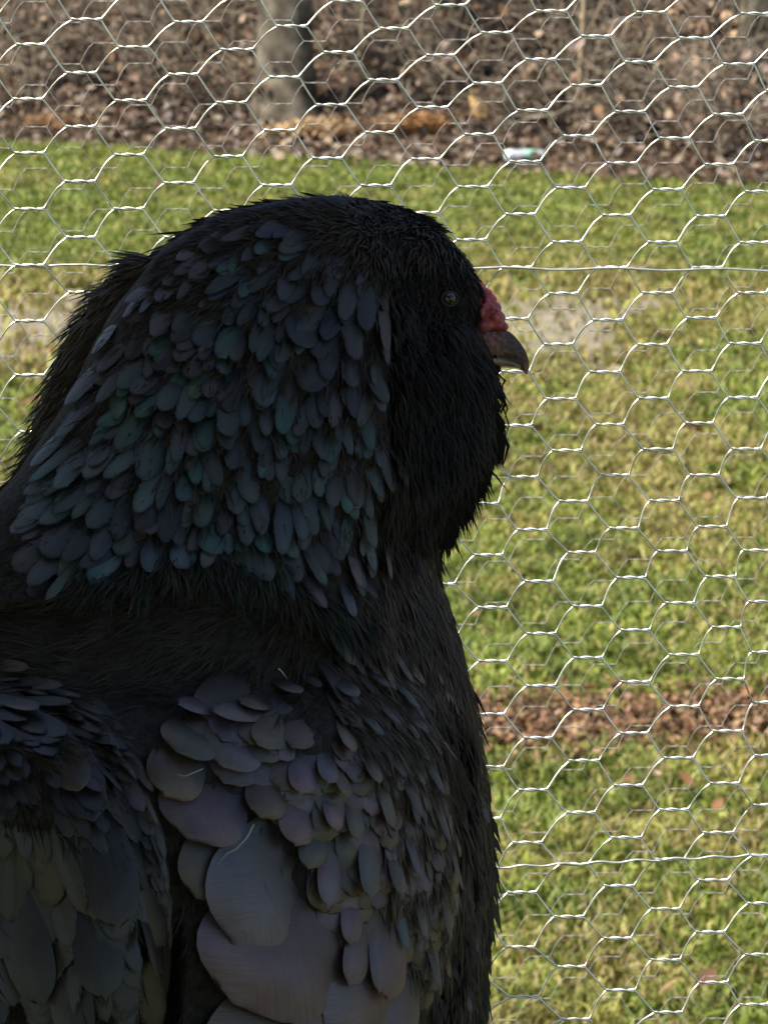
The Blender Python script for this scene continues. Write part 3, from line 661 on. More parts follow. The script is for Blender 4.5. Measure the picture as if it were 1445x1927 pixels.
def feather_mat(name, from_object=True):
    m, n, l_, b = material(name, 0.42, 0.42)
    uvn = n.new('ShaderNodeUVMap'); uvn.uv_map = 'uv'
    sep = n.new('ShaderNodeSeparateXYZ'); l_.new(uvn.outputs[0], sep.inputs[0])
    if from_object:
        oi = n.new('ShaderNodeObjectInfo'); src = oi.outputs['Color']; rnd = oi.outputs['Random']
        ea = n.new('ShaderNodeAttribute'); ea.attribute_name = 'tint'; edge = ea.outputs['Fac']
    else:
        oi = n.new('ShaderNodeAttribute'); oi.attribute_name = 'tint'; src = oi.outputs['Color']
        ea = n.new('ShaderNodeAttribute'); ea.attribute_name = 'tint'; edge = ea.outputs['Alpha']
        gi = n.new('ShaderNodeNewGeometry'); rnd = gi.outputs['Random Per Island']
    # barbs: oblique lines either side of the shaft
    ab = n.new('ShaderNodeMath'); ab.operation = 'SUBTRACT'; ab.inputs[1].default_value = 0.5; l_.new(sep.outputs['X'], ab.inputs[0])
    ab2 = n.new('ShaderNodeMath'); ab2.operation = 'ABSOLUTE'; l_.new(ab.outputs[0], ab2.inputs[0])
    mu = n.new('ShaderNodeMath'); mu.operation = 'MULTIPLY_ADD'; mu.inputs[1].default_value = -0.9; l_.new(ab2.outputs[0], mu.inputs[0]); l_.new(sep.outputs['Y'], mu.inputs[2])
    cb = n.new('ShaderNodeCombineXYZ'); l_.new(mu.outputs[0], cb.inputs['X']); l_.new(rnd, cb.inputs['Z'])
    sx = n.new('ShaderNodeMath'); sx.operation = 'MULTIPLY'; sx.inputs[1].default_value = 0.12; l_.new(sep.outputs['X'], sx.inputs[0]); l_.new(sx.outputs[0], cb.inputs['Y'])
    nz = n.new('ShaderNodeTexNoise'); nz.inputs['Scale'].default_value = 60; nz.inputs['Detail'].default_value = 4; l_.new(cb.outputs[0], nz.inputs['Vector'])
    mr = n.new('ShaderNodeMapRange'); mr.inputs[1].default_value = 0.3; mr.inputs[2].default_value = 0.7; mr.inputs[3].default_value = 0.82; mr.inputs[4].default_value = 1.18
    l_.new(nz.outputs['Fac'], mr.inputs[0])
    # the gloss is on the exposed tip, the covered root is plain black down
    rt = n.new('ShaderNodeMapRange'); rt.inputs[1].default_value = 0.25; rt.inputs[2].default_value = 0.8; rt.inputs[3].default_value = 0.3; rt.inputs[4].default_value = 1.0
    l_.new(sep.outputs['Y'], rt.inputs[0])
    # soft blotches across the vane so one feather is not one colour
    geo = n.new('ShaderNodeTexCoord'); n2 = n.new('ShaderNodeTexNoise'); n2.inputs['Scale'].default_value = 1.6; n2.inputs['Detail'].default_value = 3
    v4 = n.new('ShaderNodeVectorMath'); v4.operation = 'ADD'; l_.new(uvn.outputs[0], v4.inputs[0])
    cr = n.new('ShaderNodeCombineXYZ'); l_.new(rnd, cr.inputs['X']); l_.new(rnd, cr.inputs['Z'])
    sc = n.new('ShaderNodeVectorMath'); sc.operation = 'SCALE'; sc.inputs['Scale'].default_value = 30; l_.new(cr.outputs[0], sc.inputs[0]); l_.new(sc.outputs[0], v4.inputs[1])
    l_.new(v4.outputs[0], n2.inputs['Vector'])
    mr2 = n.new('ShaderNodeMapRange'); mr2.inputs[1].default_value = 0.3; mr2.inputs[2].default_value = 0.7; mr2.inputs[3].default_value = 0.6; mr2.inputs[4].default_value = 1.3
    l_.new(n2.outputs['Fac'], mr2.inputs[0])
    m1 = n.new('ShaderNodeMath'); m1.operation = 'MULTIPLY'; l_.new(mr.outputs[0], m1.inputs[0]); l_.new(rt.outputs[0], m1.inputs[1])
    m2_ = n.new('ShaderNodeMath'); m2_.operation = 'MULTIPLY'; l_.new(m1.outputs[0], m2_.inputs[0]); l_.new(mr2.outputs[0], m2_.inputs[1])
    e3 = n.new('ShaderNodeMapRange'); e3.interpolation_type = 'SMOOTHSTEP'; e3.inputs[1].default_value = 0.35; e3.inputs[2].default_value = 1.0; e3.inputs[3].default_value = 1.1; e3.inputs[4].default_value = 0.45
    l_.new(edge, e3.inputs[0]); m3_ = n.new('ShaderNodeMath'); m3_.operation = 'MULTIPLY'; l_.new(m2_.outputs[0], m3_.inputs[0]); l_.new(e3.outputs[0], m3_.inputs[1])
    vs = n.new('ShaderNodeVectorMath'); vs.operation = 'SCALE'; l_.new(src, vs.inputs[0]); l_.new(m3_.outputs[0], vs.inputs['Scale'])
    cv = n.new('ShaderNodeTexNoise'); cv.inputs['Scale'].default_value = 0.9; cv.inputs['Detail'].default_value = 1; l_.new(v4.outputs[0], cv.inputs['Vector'])
    rp = n.new('ShaderNodeValToRGB'); rp.color_ramp.elements[0].position = 0.38; rp.color_ramp.elements[1].position = 0.62
    rp.color_ramp.elements[0].color = (0.80, 1.0, 1.18, 1); rp.color_ramp.elements[1].color = (1.10, 0.98, 0.98, 1); l_.new(cv.outputs['Fac'], rp.inputs[0])
    hm = n.new('ShaderNodeVectorMath'); hm.operation = 'MULTIPLY'; l_.new(vs.outputs[0], hm.inputs[0]); l_.new(rp.outputs[0], hm.inputs[1])
    l_.new(hm.outputs[0], b.inputs['Base Color'])
    # frayed rim: barbs of unequal length
    fe = n.new('ShaderNodeMath'); fe.operation = 'MULTIPLY_ADD'; fe.inputs[1].default_value = 0.75; l_.new(nz.outputs['Fac'], fe.inputs[0]); l_.new(edge, fe.inputs[2])
    fr_ = n.new('ShaderNodeMapRange'); fr_.interpolation_type = 'SMOOTHSTEP'; fr_.inputs[1].default_value = 1.2; fr_.inputs[2].default_value = 1.4; fr_.inputs[3].default_value = 1; fr_.inputs[4].default_value = 0
    l_.new(fe.outputs[0], fr_.inputs[0]); l_.new(fr_.outputs[0], b.inputs['Alpha'])
    bp = n.new('ShaderNodeBump'); bp.inputs['Strength'].default_value = 0.35; bp.inputs['Distance'].default_value = 0.0006
    l_.new(nz.outputs['Fac'], bp.inputs['Height']); l_.new(bp.outputs[0], b.inputs['Normal'])
    return m
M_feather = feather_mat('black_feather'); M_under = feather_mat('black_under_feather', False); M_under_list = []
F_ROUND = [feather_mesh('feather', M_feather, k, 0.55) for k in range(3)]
F_OVAL = [feather_mesh('feather', M_feather, 10 + k, 0.42) for k in range(3)]
F_WIDE = [feather_mesh('feather', M_feather, 20 + k, 0.72, 10, 7) for k in range(2)]
F_SCALE = [scale_mesh('feather', M_feather, 30 + k, 0.62) for k in range(4)]
count = [0]
def feather(tx, ty, ang, length, width, col, shapes, lift=0.0035, root_dip=0.0015, camber=1.0, under=False):
    a = math.radians(ang); dx, dy = math.cos(a), math.sin(a)
    tip, nt = hit(tx, ty); root, nr = hit(tx - dx * length, ty - dy * length)
    if tip is None or root is None or in_slit(tx, ty) or in_slit(tx - dx * length * .5, ty - dy * length * .5) or np.linalg.norm(tip - root) > length * K * HD * 1.4: return None
    mid, nm = hit(tx - dx * length * .4, ty - dy * length * .4)
    N = nr + nt + (nm if nm is not None else 0); N /= np.linalg.norm(N)
    p0 = root - N * root_dip; p1 = tip + N * lift
    # clear the bulge between root and tip
    if mid is not None:
        over = (mid - (p0 + (p1 - p0) * 0.6)) @ N
        if over > 0: p0 = p0 + N * min(over, 0.006) * 0.6; p1 = p1 + N * min(over, 0.006) * 0.8
    Yv = p1 - p0; Ln = np.linalg.norm(Yv); Yv /= Ln
    Xv = np.cross(Yv, N); Xv /= np.linalg.norm(Xv); Zv = np.cross(Xv, Yv)
    wd = width * K * HD
    if under:
        me = shapes[int(rng.integers(0, len(shapes)))]; nv = len(me.vertices); co = np.empty(nv * 3, np.float32); me.vertices.foreach_get('co', co); co = co.reshape(-1, 3)
        W = p0 + co[:, :1] * wd * Xv + co[:, 1:2] * Ln * Yv + co[:, 2:] * wd * camber * Zv
        M_under_list.append((W, me, col)); return None
    o = bpy.data.objects.new('feather', shapes[count[0] % len(shapes)]); COL.objects.link(o); count[0] += 1
    M = Matrix(((Xv[0] * wd, Yv[0] * Ln, Zv[0] * wd * camber, p0[0]), (Xv[1] * wd, Yv[1] * Ln, Zv[1] * wd * camber, p0[1]), (Xv[2] * wd, Yv[2] * Ln, Zv[2] * wd * camber, p0[2]), (0, 0, 0, 1)))
    o.parent = hen; o.matrix_local = Matrix.Translation(-hen.location) @ M
    o.color = (*col, 1)
    return o
PUR = np.array((.092, .063, .076)); GRY = np.array((.070, .054, .038)); TEAL = np.array((.020, .066, .046)); BLUE = np.array((.040, .055, .064)); BLK = np.array((.031, .024, .019)); BRN = np.array((.042, .034, .024)); GRN = np.array((.030, .056, .034)); SLT = np.array((.058, .048, .043))

# wing coverts: tip x, tip y, direction, length, width, colour  (lower rows first)
WING = [
 (560, 2060, 122, 330, 300, PUR * .9), (700, 2010, 105, 260, 150, PUR * .8), (420, 2080, 128, 300, 260, GRY * .8), (620, 1985, 118, 270, 240, PUR * .95),
 (452, 1905, 122, 270, 300, PUR * .95), (770, 1960, 98, 190, 85, PUR * .85), (640, 1850, 112, 150, 80, PUR * .8), (700, 1880, 105, 190, 100, PUR * .8),
 (418, 1768, 122, 230, 235, PUR * 1.0 + BLUE * .15), (360, 1690, 118, 170, 130, GRY * .8), (352, 1582, 118, 150, 165, PUR * .85),
 (300, 1500, 120, 130, 110, GRY * .9), (425, 1462, 118, 105, 98, PUR * .75 + GRY * .35), (330, 1432, 130, 105, 110, GRY * .9), (480, 1545, 112, 110, 85, GRY * .75), (536, 1590, 104, 115, 82, PUR * .95),
 (555, 1500, 102, 100, 58, PUR * .9), (604, 1478, 100, 75, 48, PUR * .85), (610, 1565, 98, 92, 48, PUR * 1.0), (598, 1708, 102, 150, 62, PUR * 1.0), (570, 1640, 106, 110, 60, GRY * .7),
 (640, 1775, 104, 125, 55, PUR * .95), (676, 1690, 98, 150, 62, SLT * 1.1), (690, 1860, 98, 160, 50, PUR * .85), (655, 1580, 96, 100, 46, GRY * .9), (632, 1500, 94, 70, 40, GRY * 1.1),
 (762, 1650, 92, 110, 30, BLUE * .9), (742, 1790, 94, 105, 34, BLUE * .8 + TEAL * .2), (730, 1690, 94, 120, 40, GRY * .8), (775, 1770, 94, 130, 34, GRY * .85), (800, 1860, 94, 130, 36, SLT * .7), (715, 1560, 92, 110, 38, GRY * 1.0),
 (400, 1370, 160, 120, 60, GRY * .9 + PUR * .3), (330, 1350, 168, 110, 55, PUR * .8), (480, 1420, 125, 90, 60, GRY), (505, 1385, 140, 80, 60, GRY), (560, 1400, 118, 95, 58, GRY * 1.0), (450, 1350, 150, 80, 50, GRY * .8),
 (550, 1322, 60, 62, 45, SLT * 1.1), (590, 1308, 70, 52, 34, SLT * .9), (660, 1325, 62, 75, 44, SLT * .9), (700, 1400, 72, 90, 36, SLT * .8), (640, 1420, 95, 80, 44, GRY), (690, 1480, 88, 90, 40, GRY * 1.0), (740, 1470, 78, 90, 32, SLT * .5), (770, 1540, 84, 100, 30, SLT * .7), (820, 1590, 88, 110, 30, SLT * .7), (812, 1500, 80, 95, 26, SLT * .7), (840, 1680, 94, 120, 28, SLT * .65), (820, 1770, 97, 120, 30, SLT * .65), (735, 1380, 68, 80, 26, SLT * .8), (785, 1440, 74, 90, 24, SLT * .7), (832, 1440, 78, 90, 22, SLT * .6), (715, 1310, 62, 80, 28, SLT * .8), (660, 1250, 66, 80, 32, BLUE * .8), (635, 1205, 74, 60, 30, BLUE * .9), (770, 1350, 70, 90, 24, SLT * .6),
]
for t_ in sorted(WING, key=lambda t: -t[1]):
    feather(t_[0], t_[1], t_[2], t_[3], t_[4], t_[5], F_SCALE if t_[4] > 36 else F_OVAL, lift=0.0055 + 0.000018 * t_[3], camber=0.75 if t_[4] > 120 else 1.1)
# back feathers left of the fold
BACK = [
 (100, 1885, 68, 330, 120, SLT * .5), (165, 1990, 72, 330, 80, GRY * 1.0), (190, 1880, 84, 240, 118, GRY * .62), (225, 1740, 80, 260, 130, GRY * .62), (265, 1850, 88, 250, 70, GRY * .6),
 (170, 1560, 72, 230, 120, GRY * .55), (205, 1505, 66, 120, 52, SLT * 1.0), (262, 1530, 64, 120, 34, PUR * .7), (150, 1500, 74, 110, 60, GRY * .7),
 (70, 1360, 36, 100, 40, GRY * 1.0), (130, 1345, 18, 110, 34, GRY * .9), (120, 1310, 16, 120, 32, SLT * .9), (215, 1420, 52, 110, 30, SLT * 1.1), (60, 1270, 14, 110, 30, GRY), (195, 1370, 42, 100, 26, GRY * .9), (280, 1500, 66, 110, 24, GRY), (300, 1620, 80, 140, 22, GRY * 1.1), (306, 1740, 90, 140, 22, GRY * .9), (300, 1870, 95, 150, 26, GRY * .8), (20, 1420, 50, 120, 70, GRY * .6), (100, 1440, 56, 130, 70, GRY * .6), (240, 1460, 58, 100, 24, GRY * .8), (150, 1335, 26, 120, 22, SLT * 1.2), (252, 1480, 62, 130, 16, GRY * 1.5), (284, 1560, 72, 150, 15, GRY * 1.4), (302, 1660, 82, 150, 15, GRY * 1.5), (308, 1780, 91, 160, 15, GRY * 1.4), (300, 1900, 96, 160, 16, GRY * 1.2), (290, 1640, 80, 170, 20, GRY * .9), (292, 1770, 90, 170, 20, GRY * .9), (225, 1445, 56, 120, 16, GRY * 1.3), (190, 1385, 44, 110, 16, GRY * 1.2),
]
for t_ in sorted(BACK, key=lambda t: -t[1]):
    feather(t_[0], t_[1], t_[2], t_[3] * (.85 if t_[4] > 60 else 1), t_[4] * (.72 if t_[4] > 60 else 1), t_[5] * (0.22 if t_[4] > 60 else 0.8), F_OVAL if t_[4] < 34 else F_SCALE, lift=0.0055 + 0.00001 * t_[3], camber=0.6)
# the fold's rim: narrow feathers lying along it
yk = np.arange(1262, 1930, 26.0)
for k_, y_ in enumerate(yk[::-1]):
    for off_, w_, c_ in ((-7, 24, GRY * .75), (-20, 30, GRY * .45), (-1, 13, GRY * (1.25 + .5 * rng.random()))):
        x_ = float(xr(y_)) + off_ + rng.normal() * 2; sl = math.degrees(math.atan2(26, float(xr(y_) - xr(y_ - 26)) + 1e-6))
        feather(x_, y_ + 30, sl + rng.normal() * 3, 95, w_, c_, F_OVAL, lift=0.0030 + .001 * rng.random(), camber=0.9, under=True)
# neck hackle
FLOW = np.array([(620, 400, 175), (480, 430, 165), (380, 480, 150), (300, 540, 130), (220, 660, 122), (140, 800, 120), (70, 930, 128), (20, 1000, 138), (160, 1060, 122), (330, 560, 140), (450, 560, 135), (560, 560, 110), (650, 500, 120), (690, 620, 100), (400, 680, 112), (300, 800, 110), (220, 900, 118), (420, 900, 98), (300, 1020, 112), (430, 1060, 92), (520, 800, 96), (540, 980, 88), (640, 900, 95), (620, 1100, 74), (690, 1000, 88), (700, 760, 94)], float)
def flow(x, y):
    d2 = (FLOW[:, 0] - x) ** 2 + (FLOW[:, 1] - y) ** 2; w_ = 1 / (d2 + 900) ** 1.5
    a = np.radians(FLOW[:, 2]); return math.degrees(math.atan2((w_ * np.sin(a)).sum(), (w_ * np.cos(a)).sum()))
hk = []
for row in range(14):
    yb = 470 + row * 49
    xa = float(Lc(yb)) + 12; xb = min(float(xf(yb)) + 25, 765)
    step = 44 + 0.6 * row
    for k, x_ in enumerate(np.arange(xa + (row % 2) * step / 2, xb, step)):
        x1, y1 = x_ + rng.normal() * 9, yb + rng.normal() * 12 + 30 * ((x_ - 430) / 300) ** 2 * (1 if x_ > 430 else 0.2)
        if y1 > yh(x1) + 4 or x1 > xf(y1) - 6 + min(16, rng.normal() * 16) or x1 < 12 or (x1 > 600 and y1 < 530): continue
        hk.append((x1, y1))
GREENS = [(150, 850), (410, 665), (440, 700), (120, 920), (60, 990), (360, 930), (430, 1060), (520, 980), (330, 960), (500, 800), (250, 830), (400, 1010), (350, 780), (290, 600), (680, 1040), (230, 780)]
for x1, y1 in sorted(hk, key=lambda t: -t[1]):
    ang = flow(x1, y1) + rng.normal() * 8
    up_ = y1 < 640
    top_ = y1 < 570 and x1 < 640
    ln = 104 + 40 * top_ + 30 * (y1 > 850) * (x1 < 350) + rng.normal() * 10; wd = 47 + rng.normal() * 6 - 10 * (x1 > 600) - 8 * up_ + 16 * (540 < x1 < 700 and 560 < y1 < 760)
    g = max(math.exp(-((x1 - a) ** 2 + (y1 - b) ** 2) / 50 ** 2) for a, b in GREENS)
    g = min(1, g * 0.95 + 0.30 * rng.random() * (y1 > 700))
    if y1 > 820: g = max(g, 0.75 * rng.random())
    bl = rng.random()
    base = BLK * (0.9 + 0.5 * rng.random()) if rng.random() < .8 else SLT * (.5 + .3 * rng.random())
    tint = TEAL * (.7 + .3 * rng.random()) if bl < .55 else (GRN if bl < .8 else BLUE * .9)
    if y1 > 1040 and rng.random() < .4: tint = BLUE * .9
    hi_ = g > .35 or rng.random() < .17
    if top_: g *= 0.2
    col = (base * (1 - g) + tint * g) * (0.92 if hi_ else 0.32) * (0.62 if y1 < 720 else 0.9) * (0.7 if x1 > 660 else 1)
    k_ = 0.8 + 0.4 * rng.random(); vis = 0.6 + 0.7 * rng.random()
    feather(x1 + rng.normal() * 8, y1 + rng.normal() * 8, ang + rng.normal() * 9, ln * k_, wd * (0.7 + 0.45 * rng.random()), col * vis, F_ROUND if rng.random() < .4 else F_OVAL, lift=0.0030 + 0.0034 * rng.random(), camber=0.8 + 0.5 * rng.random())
for t_ in [(165, 1105, 122, 190, 62, BLUE * .8 + TEAL * .2), (108, 1090, 124, 150, 50, TEAL * .5 + SLT * .4), (35, 1010, 128, 150, 50, GRN * .8), (90, 1000, 126, 140, 48, TEAL * .6), (20, 1080, 150, 160, 70, BLK * 1.2), (440, 1092, 90, 70, 62, TEAL * .9), (390, 1050, 100, 75, 60, TEAL * .7), (330, 1075, 112, 90, 55, BLUE * .95), (270, 1080, 116, 100, 52, BLUE * .6), (490, 1045, 90, 70, 44, TEAL * .8), (655, 1170, 84, 90, 28, BLUE * 1.0), (690, 1080, 90, 100, 30, TEAL * .6 + SLT * .3), (545, 1130, 70, 95, 36, BLUE * .7), (600, 1150, 72, 90, 34, SLT * .7), (665, 1110, 86, 100, 30, SLT * .9)]:
    feather(*t_, F_ROUND, lift=0.005, camber=1.1)
# the feathers in between, small or mostly covered: one mass
for _ in range(170):
    x1 = 10 + 720 * rng.random(); y1 = 470 + 680 * rng.random()
    if y1 > yh(x1) or x1 > xf(y1) or x1 < Lc(y1) + 8: continue
    cc = (BLK * (0.5 + .5 * rng.random())) if rng.random() < .8 else TEAL * .5
    feather(x1, y1, flow(x1, y1) + rng.normal() * 12, 75 + 25 * rng.random(), 30 + 18 * rng.random(), cc, F_OVAL, lift=0.0022 + 0.003 * rng.random(), camber=1.0, under=True)
for _ in range(420):
    y1 = 1360 + 620 * rng.random(); x1 = 300 + 560 * rng.random()
    if x1 > xw(y1) - 6 or x1 < xr(y1) + 6: continue
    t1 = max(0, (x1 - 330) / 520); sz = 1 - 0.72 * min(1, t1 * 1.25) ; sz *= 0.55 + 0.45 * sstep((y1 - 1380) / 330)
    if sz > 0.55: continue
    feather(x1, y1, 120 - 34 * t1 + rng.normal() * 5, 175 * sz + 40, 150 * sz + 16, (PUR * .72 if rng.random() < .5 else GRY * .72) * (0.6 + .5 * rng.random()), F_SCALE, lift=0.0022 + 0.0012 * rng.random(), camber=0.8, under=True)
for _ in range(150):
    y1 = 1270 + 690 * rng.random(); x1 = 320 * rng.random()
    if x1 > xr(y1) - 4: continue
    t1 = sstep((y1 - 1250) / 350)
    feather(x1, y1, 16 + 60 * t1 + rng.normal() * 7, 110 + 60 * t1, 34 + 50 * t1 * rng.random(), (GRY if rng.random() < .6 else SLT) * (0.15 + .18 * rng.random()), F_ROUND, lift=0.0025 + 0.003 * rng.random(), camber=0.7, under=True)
for _ in range(320):
    y1 = 1250 + 680 * rng.random(); x1 = 640 + 280 * rng.random()
    if x1 > Rc(y1) - 3: continue
    front = x1 > xw(y1) + 10
    if not front and x1 < xw(y1) - 190: continue
    feather(x1, y1, (88 if front else 64 + 30 * sstep((y1 - 1250) / 400)) + rng.normal() * 5, 95 + 30 * rng.random(), 20 + 14 * rng.random(), (SLT if rng.random() < .5 else GRY) * (0.45 + .4 * rng.random()), F_OVAL, lift=0.0020 + 0.001 * rng.random(), camber=0.8, under=True)
Vu = []; Qu = []; Uu = []; Cu = []; n0 = 0
for W, me, col in M_under_list:
    nv = len(me.vertices); Vu.append(W)
    Qu.append(np.array([list(p.vertices) for p in me.polygons]) + n0); n0 += nv
    uvv = np.zeros((nv, 2)); 
    for lp in me.loops: uvv[lp.vertex_index] = me.uv_layers[0].data[lp.index].uv
    Uu.append(uvv); ed = np.array([d.color[0] for d in me.color_attributes['tint'].data])
    Cu.append(np.concatenate([np.broadcast_to(col, (nv, 3)), ed[:, None]], 1))
Cu = np.concatenate(Cu)
o = mesh('feathers', np.concatenate(Vu), [np.concatenate([q for q in Qu if q.shape[1] == 4])], M_under, hen, smooth=True, uv=np.concatenate(Uu), colors=Cu[:, :3]); o['kind'] = 'stuff'
ca = o.data.color_attributes['tint']; ca.data.foreach_set('color', np.ascontiguousarray(Cu, np.float32).ravel())
n_feathers = count[0]; print('feathers', n_feathers)

# ------------------------------------------------------------------ fine plumage: soft barbs as one mass
def strands(n, poly, angf, length, width, cols, lift=0.002, jitter=14, seed=0, back=False):
    rr = np.random.default_rng(seed); poly = np.array(poly, float)
    lo = poly.min(0); hi = poly.max(0); Vs = []; Cs = []
    def inside(x, y):
        c_ = False; m_ = len(poly)
        for a in range(m_):
            x1, y1 = poly[a]; x2, y2 = poly[a - 1]
            if (y1 > y) != (y2 > y) and x < (x2 - x1) * (y - y1) / (y2 - y1) + x1: c_ = not c_
        return c_
    tries = 0
    while len(Vs) < n and tries < n * 6:
        tries += 1
        x, y = lo + rr.random(2) * (hi - lo)
        if not inside(x, y) or (x - 836) ** 2 + (y - 556) ** 2 < 21 ** 2: continue
        if in_slit(x, y) or in_slit(x, y + length * .8): continue
        p, nn = hit(x, y)
        if p is None: continue
        a = math.radians(angf(x, y) + rr.normal() * jitter); L = length * (0.5 + rr.random())
        t_ = (math.cos(a) * R - math.sin(a) * U) ; t_ = t_ - nn * (t_ @ nn); t_ /= np.linalg.norm(t_) + 1e-9
        Lm = L * K * HD; sd_ = np.cross(nn, t_) * width * K * HD * (0.5 + rr.random()) * 0.5
        side = np.cross(nn, t_) * rr.normal() * 0.15 * Lm
        lf = lift * (0.4 + 1.2 * rr.random())
        b0 = p - nn * 0.0006; m0 = p + t_ * Lm * .5 + nn * (lf * .8) + side * .35; e0 = p + t_ * Lm + nn * lf + side
        Vs.append((b0 - sd_, b0 + sd_, m0 + sd_ * .8, m0 - sd_ * .8, e0)); Cs.append(cols[rr.integers(0, len(cols))] * (0.6 + 0.8 * rr.random()))
    return np.array(Vs).reshape(-1, 3), np.repeat(np.array(Cs), 5, 0)
plum = []
def add(*a, **k): plum.append(strands(*a, seed=len(plum) + 60, **k))
K1 = [BLK * .55, BLK * .8, BLK * .4]; K2 = [BRN, BRN * .8, GRY * .7, BLK]; K3 = [GRY * .7, SLT * .65, BLK, GRY * .5]; K4 = [BLK * .25, BLK * .38, BLK * .16]
# crown and face
add(3800, [(300, 470), (420, 405), (560, 366), (660, 360), (780, 392), (850, 436), (900, 485), (700, 500), (560, 520), (420, 560), (290, 600)], flow, 38, 5, [BLK * .9, BLK * .7, GRY * .4], lift=0.0014)
add(4200, [(650, 365), (760, 385), (850, 438), (905, 500), (925, 560), (925, 650), (900, 700), (740, 700), (725, 560), (700, 450)], lambda x, y: 100 if x > 700 else 120, 20, 4, K4, lift=0.0013, jitter=22)
# muffs and beard
add(6500, [(745, 620), (880, 600), (930, 660), (940, 780), (925, 880), (870, 960), (825, 1000), (790, 1010), (760, 900), (745, 780)], lambda x, y: 84 - 14 * (x > 860), 60, 5, K4 + [BLK * .5], lift=0.0045, jitter=13)
# throat and front of the neck
add(3800, [(735, 820), (800, 900), (818, 1020), (830, 1100), (870, 1240), (890, 1330), (800, 1320), (760, 1250), (700, 1200), (720, 1000)], lambda x, y: 84, 65, 5, K3, lift=0.0016, jitter=8)
# cape between hackle and wing
add(3000, [(-20, 1130), (160, 1110), (300, 1095), (430, 1085), (520, 1120), (640, 1190), (700, 1290), (620, 1330), (500, 1340), (380, 1330), (200, 1330), (60, 1270), (-20, 1250)], lambda x, y: 178 - 0.09 * (x - 0) + 10 * math.sin(x * .02), 70, 3, [BRN * .7, BRN * .5, BLK * .7, GRY * .4], lift=0.0004, jitter=8)
# streaks down the wing edge and breast
add(3200, [(600, 1230), (760, 1240), (800, 1330), (850, 1480), (863, 1620), (850, 1800), (820, 1900), (760, 1927), (720, 1600), (690, 1420), (620, 1330)], lambda x, y: 62 + 34 * sstep((y - 1250) / 450), 70, 5, K3 + [GRY * 1.0], lift=0.0013, jitter=7)
add(3200, [(800, 1280), (890, 1270), (925, 1420), (945, 1600), (940, 1800), (930, 1940), (800, 1940), (850, 1800), (866, 1650), (850, 1480)], lambda x, y: 86 + 6 * (y > 1650), 75, 6, K3, lift=0.0018, jitter=8)
add(1500, [(725, 560), (775, 560), (780, 800), (790, 1000), (760, 1060), (715, 1060), (735, 800)], lambda x, y: 88, 60, 5, K4 + [BLK * .6], lift=0.004, jitter=10)
add(1100, [(110, 1080), (200, 1060), (300, 1040), (430, 1040), (520, 1070), (600, 1110), (690, 1160), (700, 1220), (650, 1195), (590, 1155), (510, 1110), (430, 1085), (300, 1092), (170, 1122)], flow, 60, 4, [BLK * .6, BLK * .9, TEAL * .3, SLT * .4], lift=0.003, jitter=9)
# back and fold
add(1300, [(-20, 1240), (80, 1260), (180, 1330), (240, 1410), (285, 1500), (312, 1650), (312, 1800), (296, 1940), (200, 1940), (220, 1600), (150, 1450), (-20, 1420)], lambda x, y: 14 + 76 * sstep((y - 1240) / 420), 46, 3, K3, lift=0.0009, jitter=6)
add(1500, [(-20, 1400), (200, 1440), (270, 1600), (290, 1940), (-20, 1940)], lambda x, y: 74, 46, 3, K4 + [BLK * .5], lift=0.0004, jitter=12)
# between the hackle feathers and over the wing roots
add(2600, [(20, 960), (100, 800), (200, 640), (300, 500), (450, 440), (640, 430), (735, 540), (745, 800), (740, 1100), (690, 1190), (600, 1150), (430, 1080), (160, 1110), (-10, 1110)], flow, 46, 3, [BLK * .5, BLK * .9, SLT * .5, GRY * .5], lift=0.0028, jitter=9)
add(900, [(290, 1340), (560, 1330), (700, 1420), (860, 1600), (820, 1927), (320, 1927), (310, 1600)], lambda x, y: 112 - 0.035 * (x - 400), 45, 3, [BLK * .7, PUR * .3], lift=0.0003, jitter=9)
V = np.concatenate([p[0] for p in plum]); c = np.concatenate([p[1] for p in plum]); n = len(V) // 5; k = np.arange(n)[:, None] * 5
M_barb = tint_mat('black_barbs', 0.6, 0.10)
o = mesh('plumage', V, [k + np.array([[0, 1, 2, 3]]), k + np.array([[3, 2, 4]])], M_barb, hen, colors=c); o['kind'] = 'stuff'

# edge fringe and the sides of the bird that the photograph does not show
def fringe(n, yr, side, angf, length, width, cols, lift, seed, spread=0.35):
    rr = np.random.default_rng(seed); Vs = []; Cs = []
    for _ in range(n):
        y = yr[0] + rr.random() * (yr[1] - yr[0]); t_ = rr.normal() * spread
        l, r = float(Lc(y)), float(Rc(y)); a_ = (r - l) / 2; x = (l + r) / 2 + (a_ * math.cos(t_)) * (1 if side > 0 else -1)
        d = 0.012 + tilt * (x - 560) * K * HD - float(Bc(y)) * math.sin(t_)
        p = hen_pt(x, y, d); nn = (side * math.cos(t_) * R - math.sin(t_) * F * (a_ * K * HD) / float(Bc(y))); nn /= np.linalg.norm(nn)
        a = math.radians(angf(y) + rr.normal() * 9); L = length * (0.5 + rr.random()) * K * HD
        v_ = math.cos(a) * R - math.sin(a) * U + 0.1 * rr.normal() * F; v_ = v_ - nn * min(0, v_ @ nn); v_ /= np.linalg.norm(v_)
        sd_ = np.cross(F, v_) * width * K * HD * .5 * (0.5 + rr.random()); lf = lift * rr.random()
        b0 = p - nn * .001; m0 = p + v_ * L * .5 + nn * lf * .7; e0 = p + v_ * L + nn * lf
        Vs.append((b0 - sd_, b0 + sd_, m0 + sd_ * .8, m0 - sd_ * .8, e0)); Cs.append(cols[rr.integers(0, len(cols))] * (0.6 + 0.8 * rr.random()))
    return np.array(Vs).reshape(-1, 3), np.repeat(np.array(Cs), 5, 0)
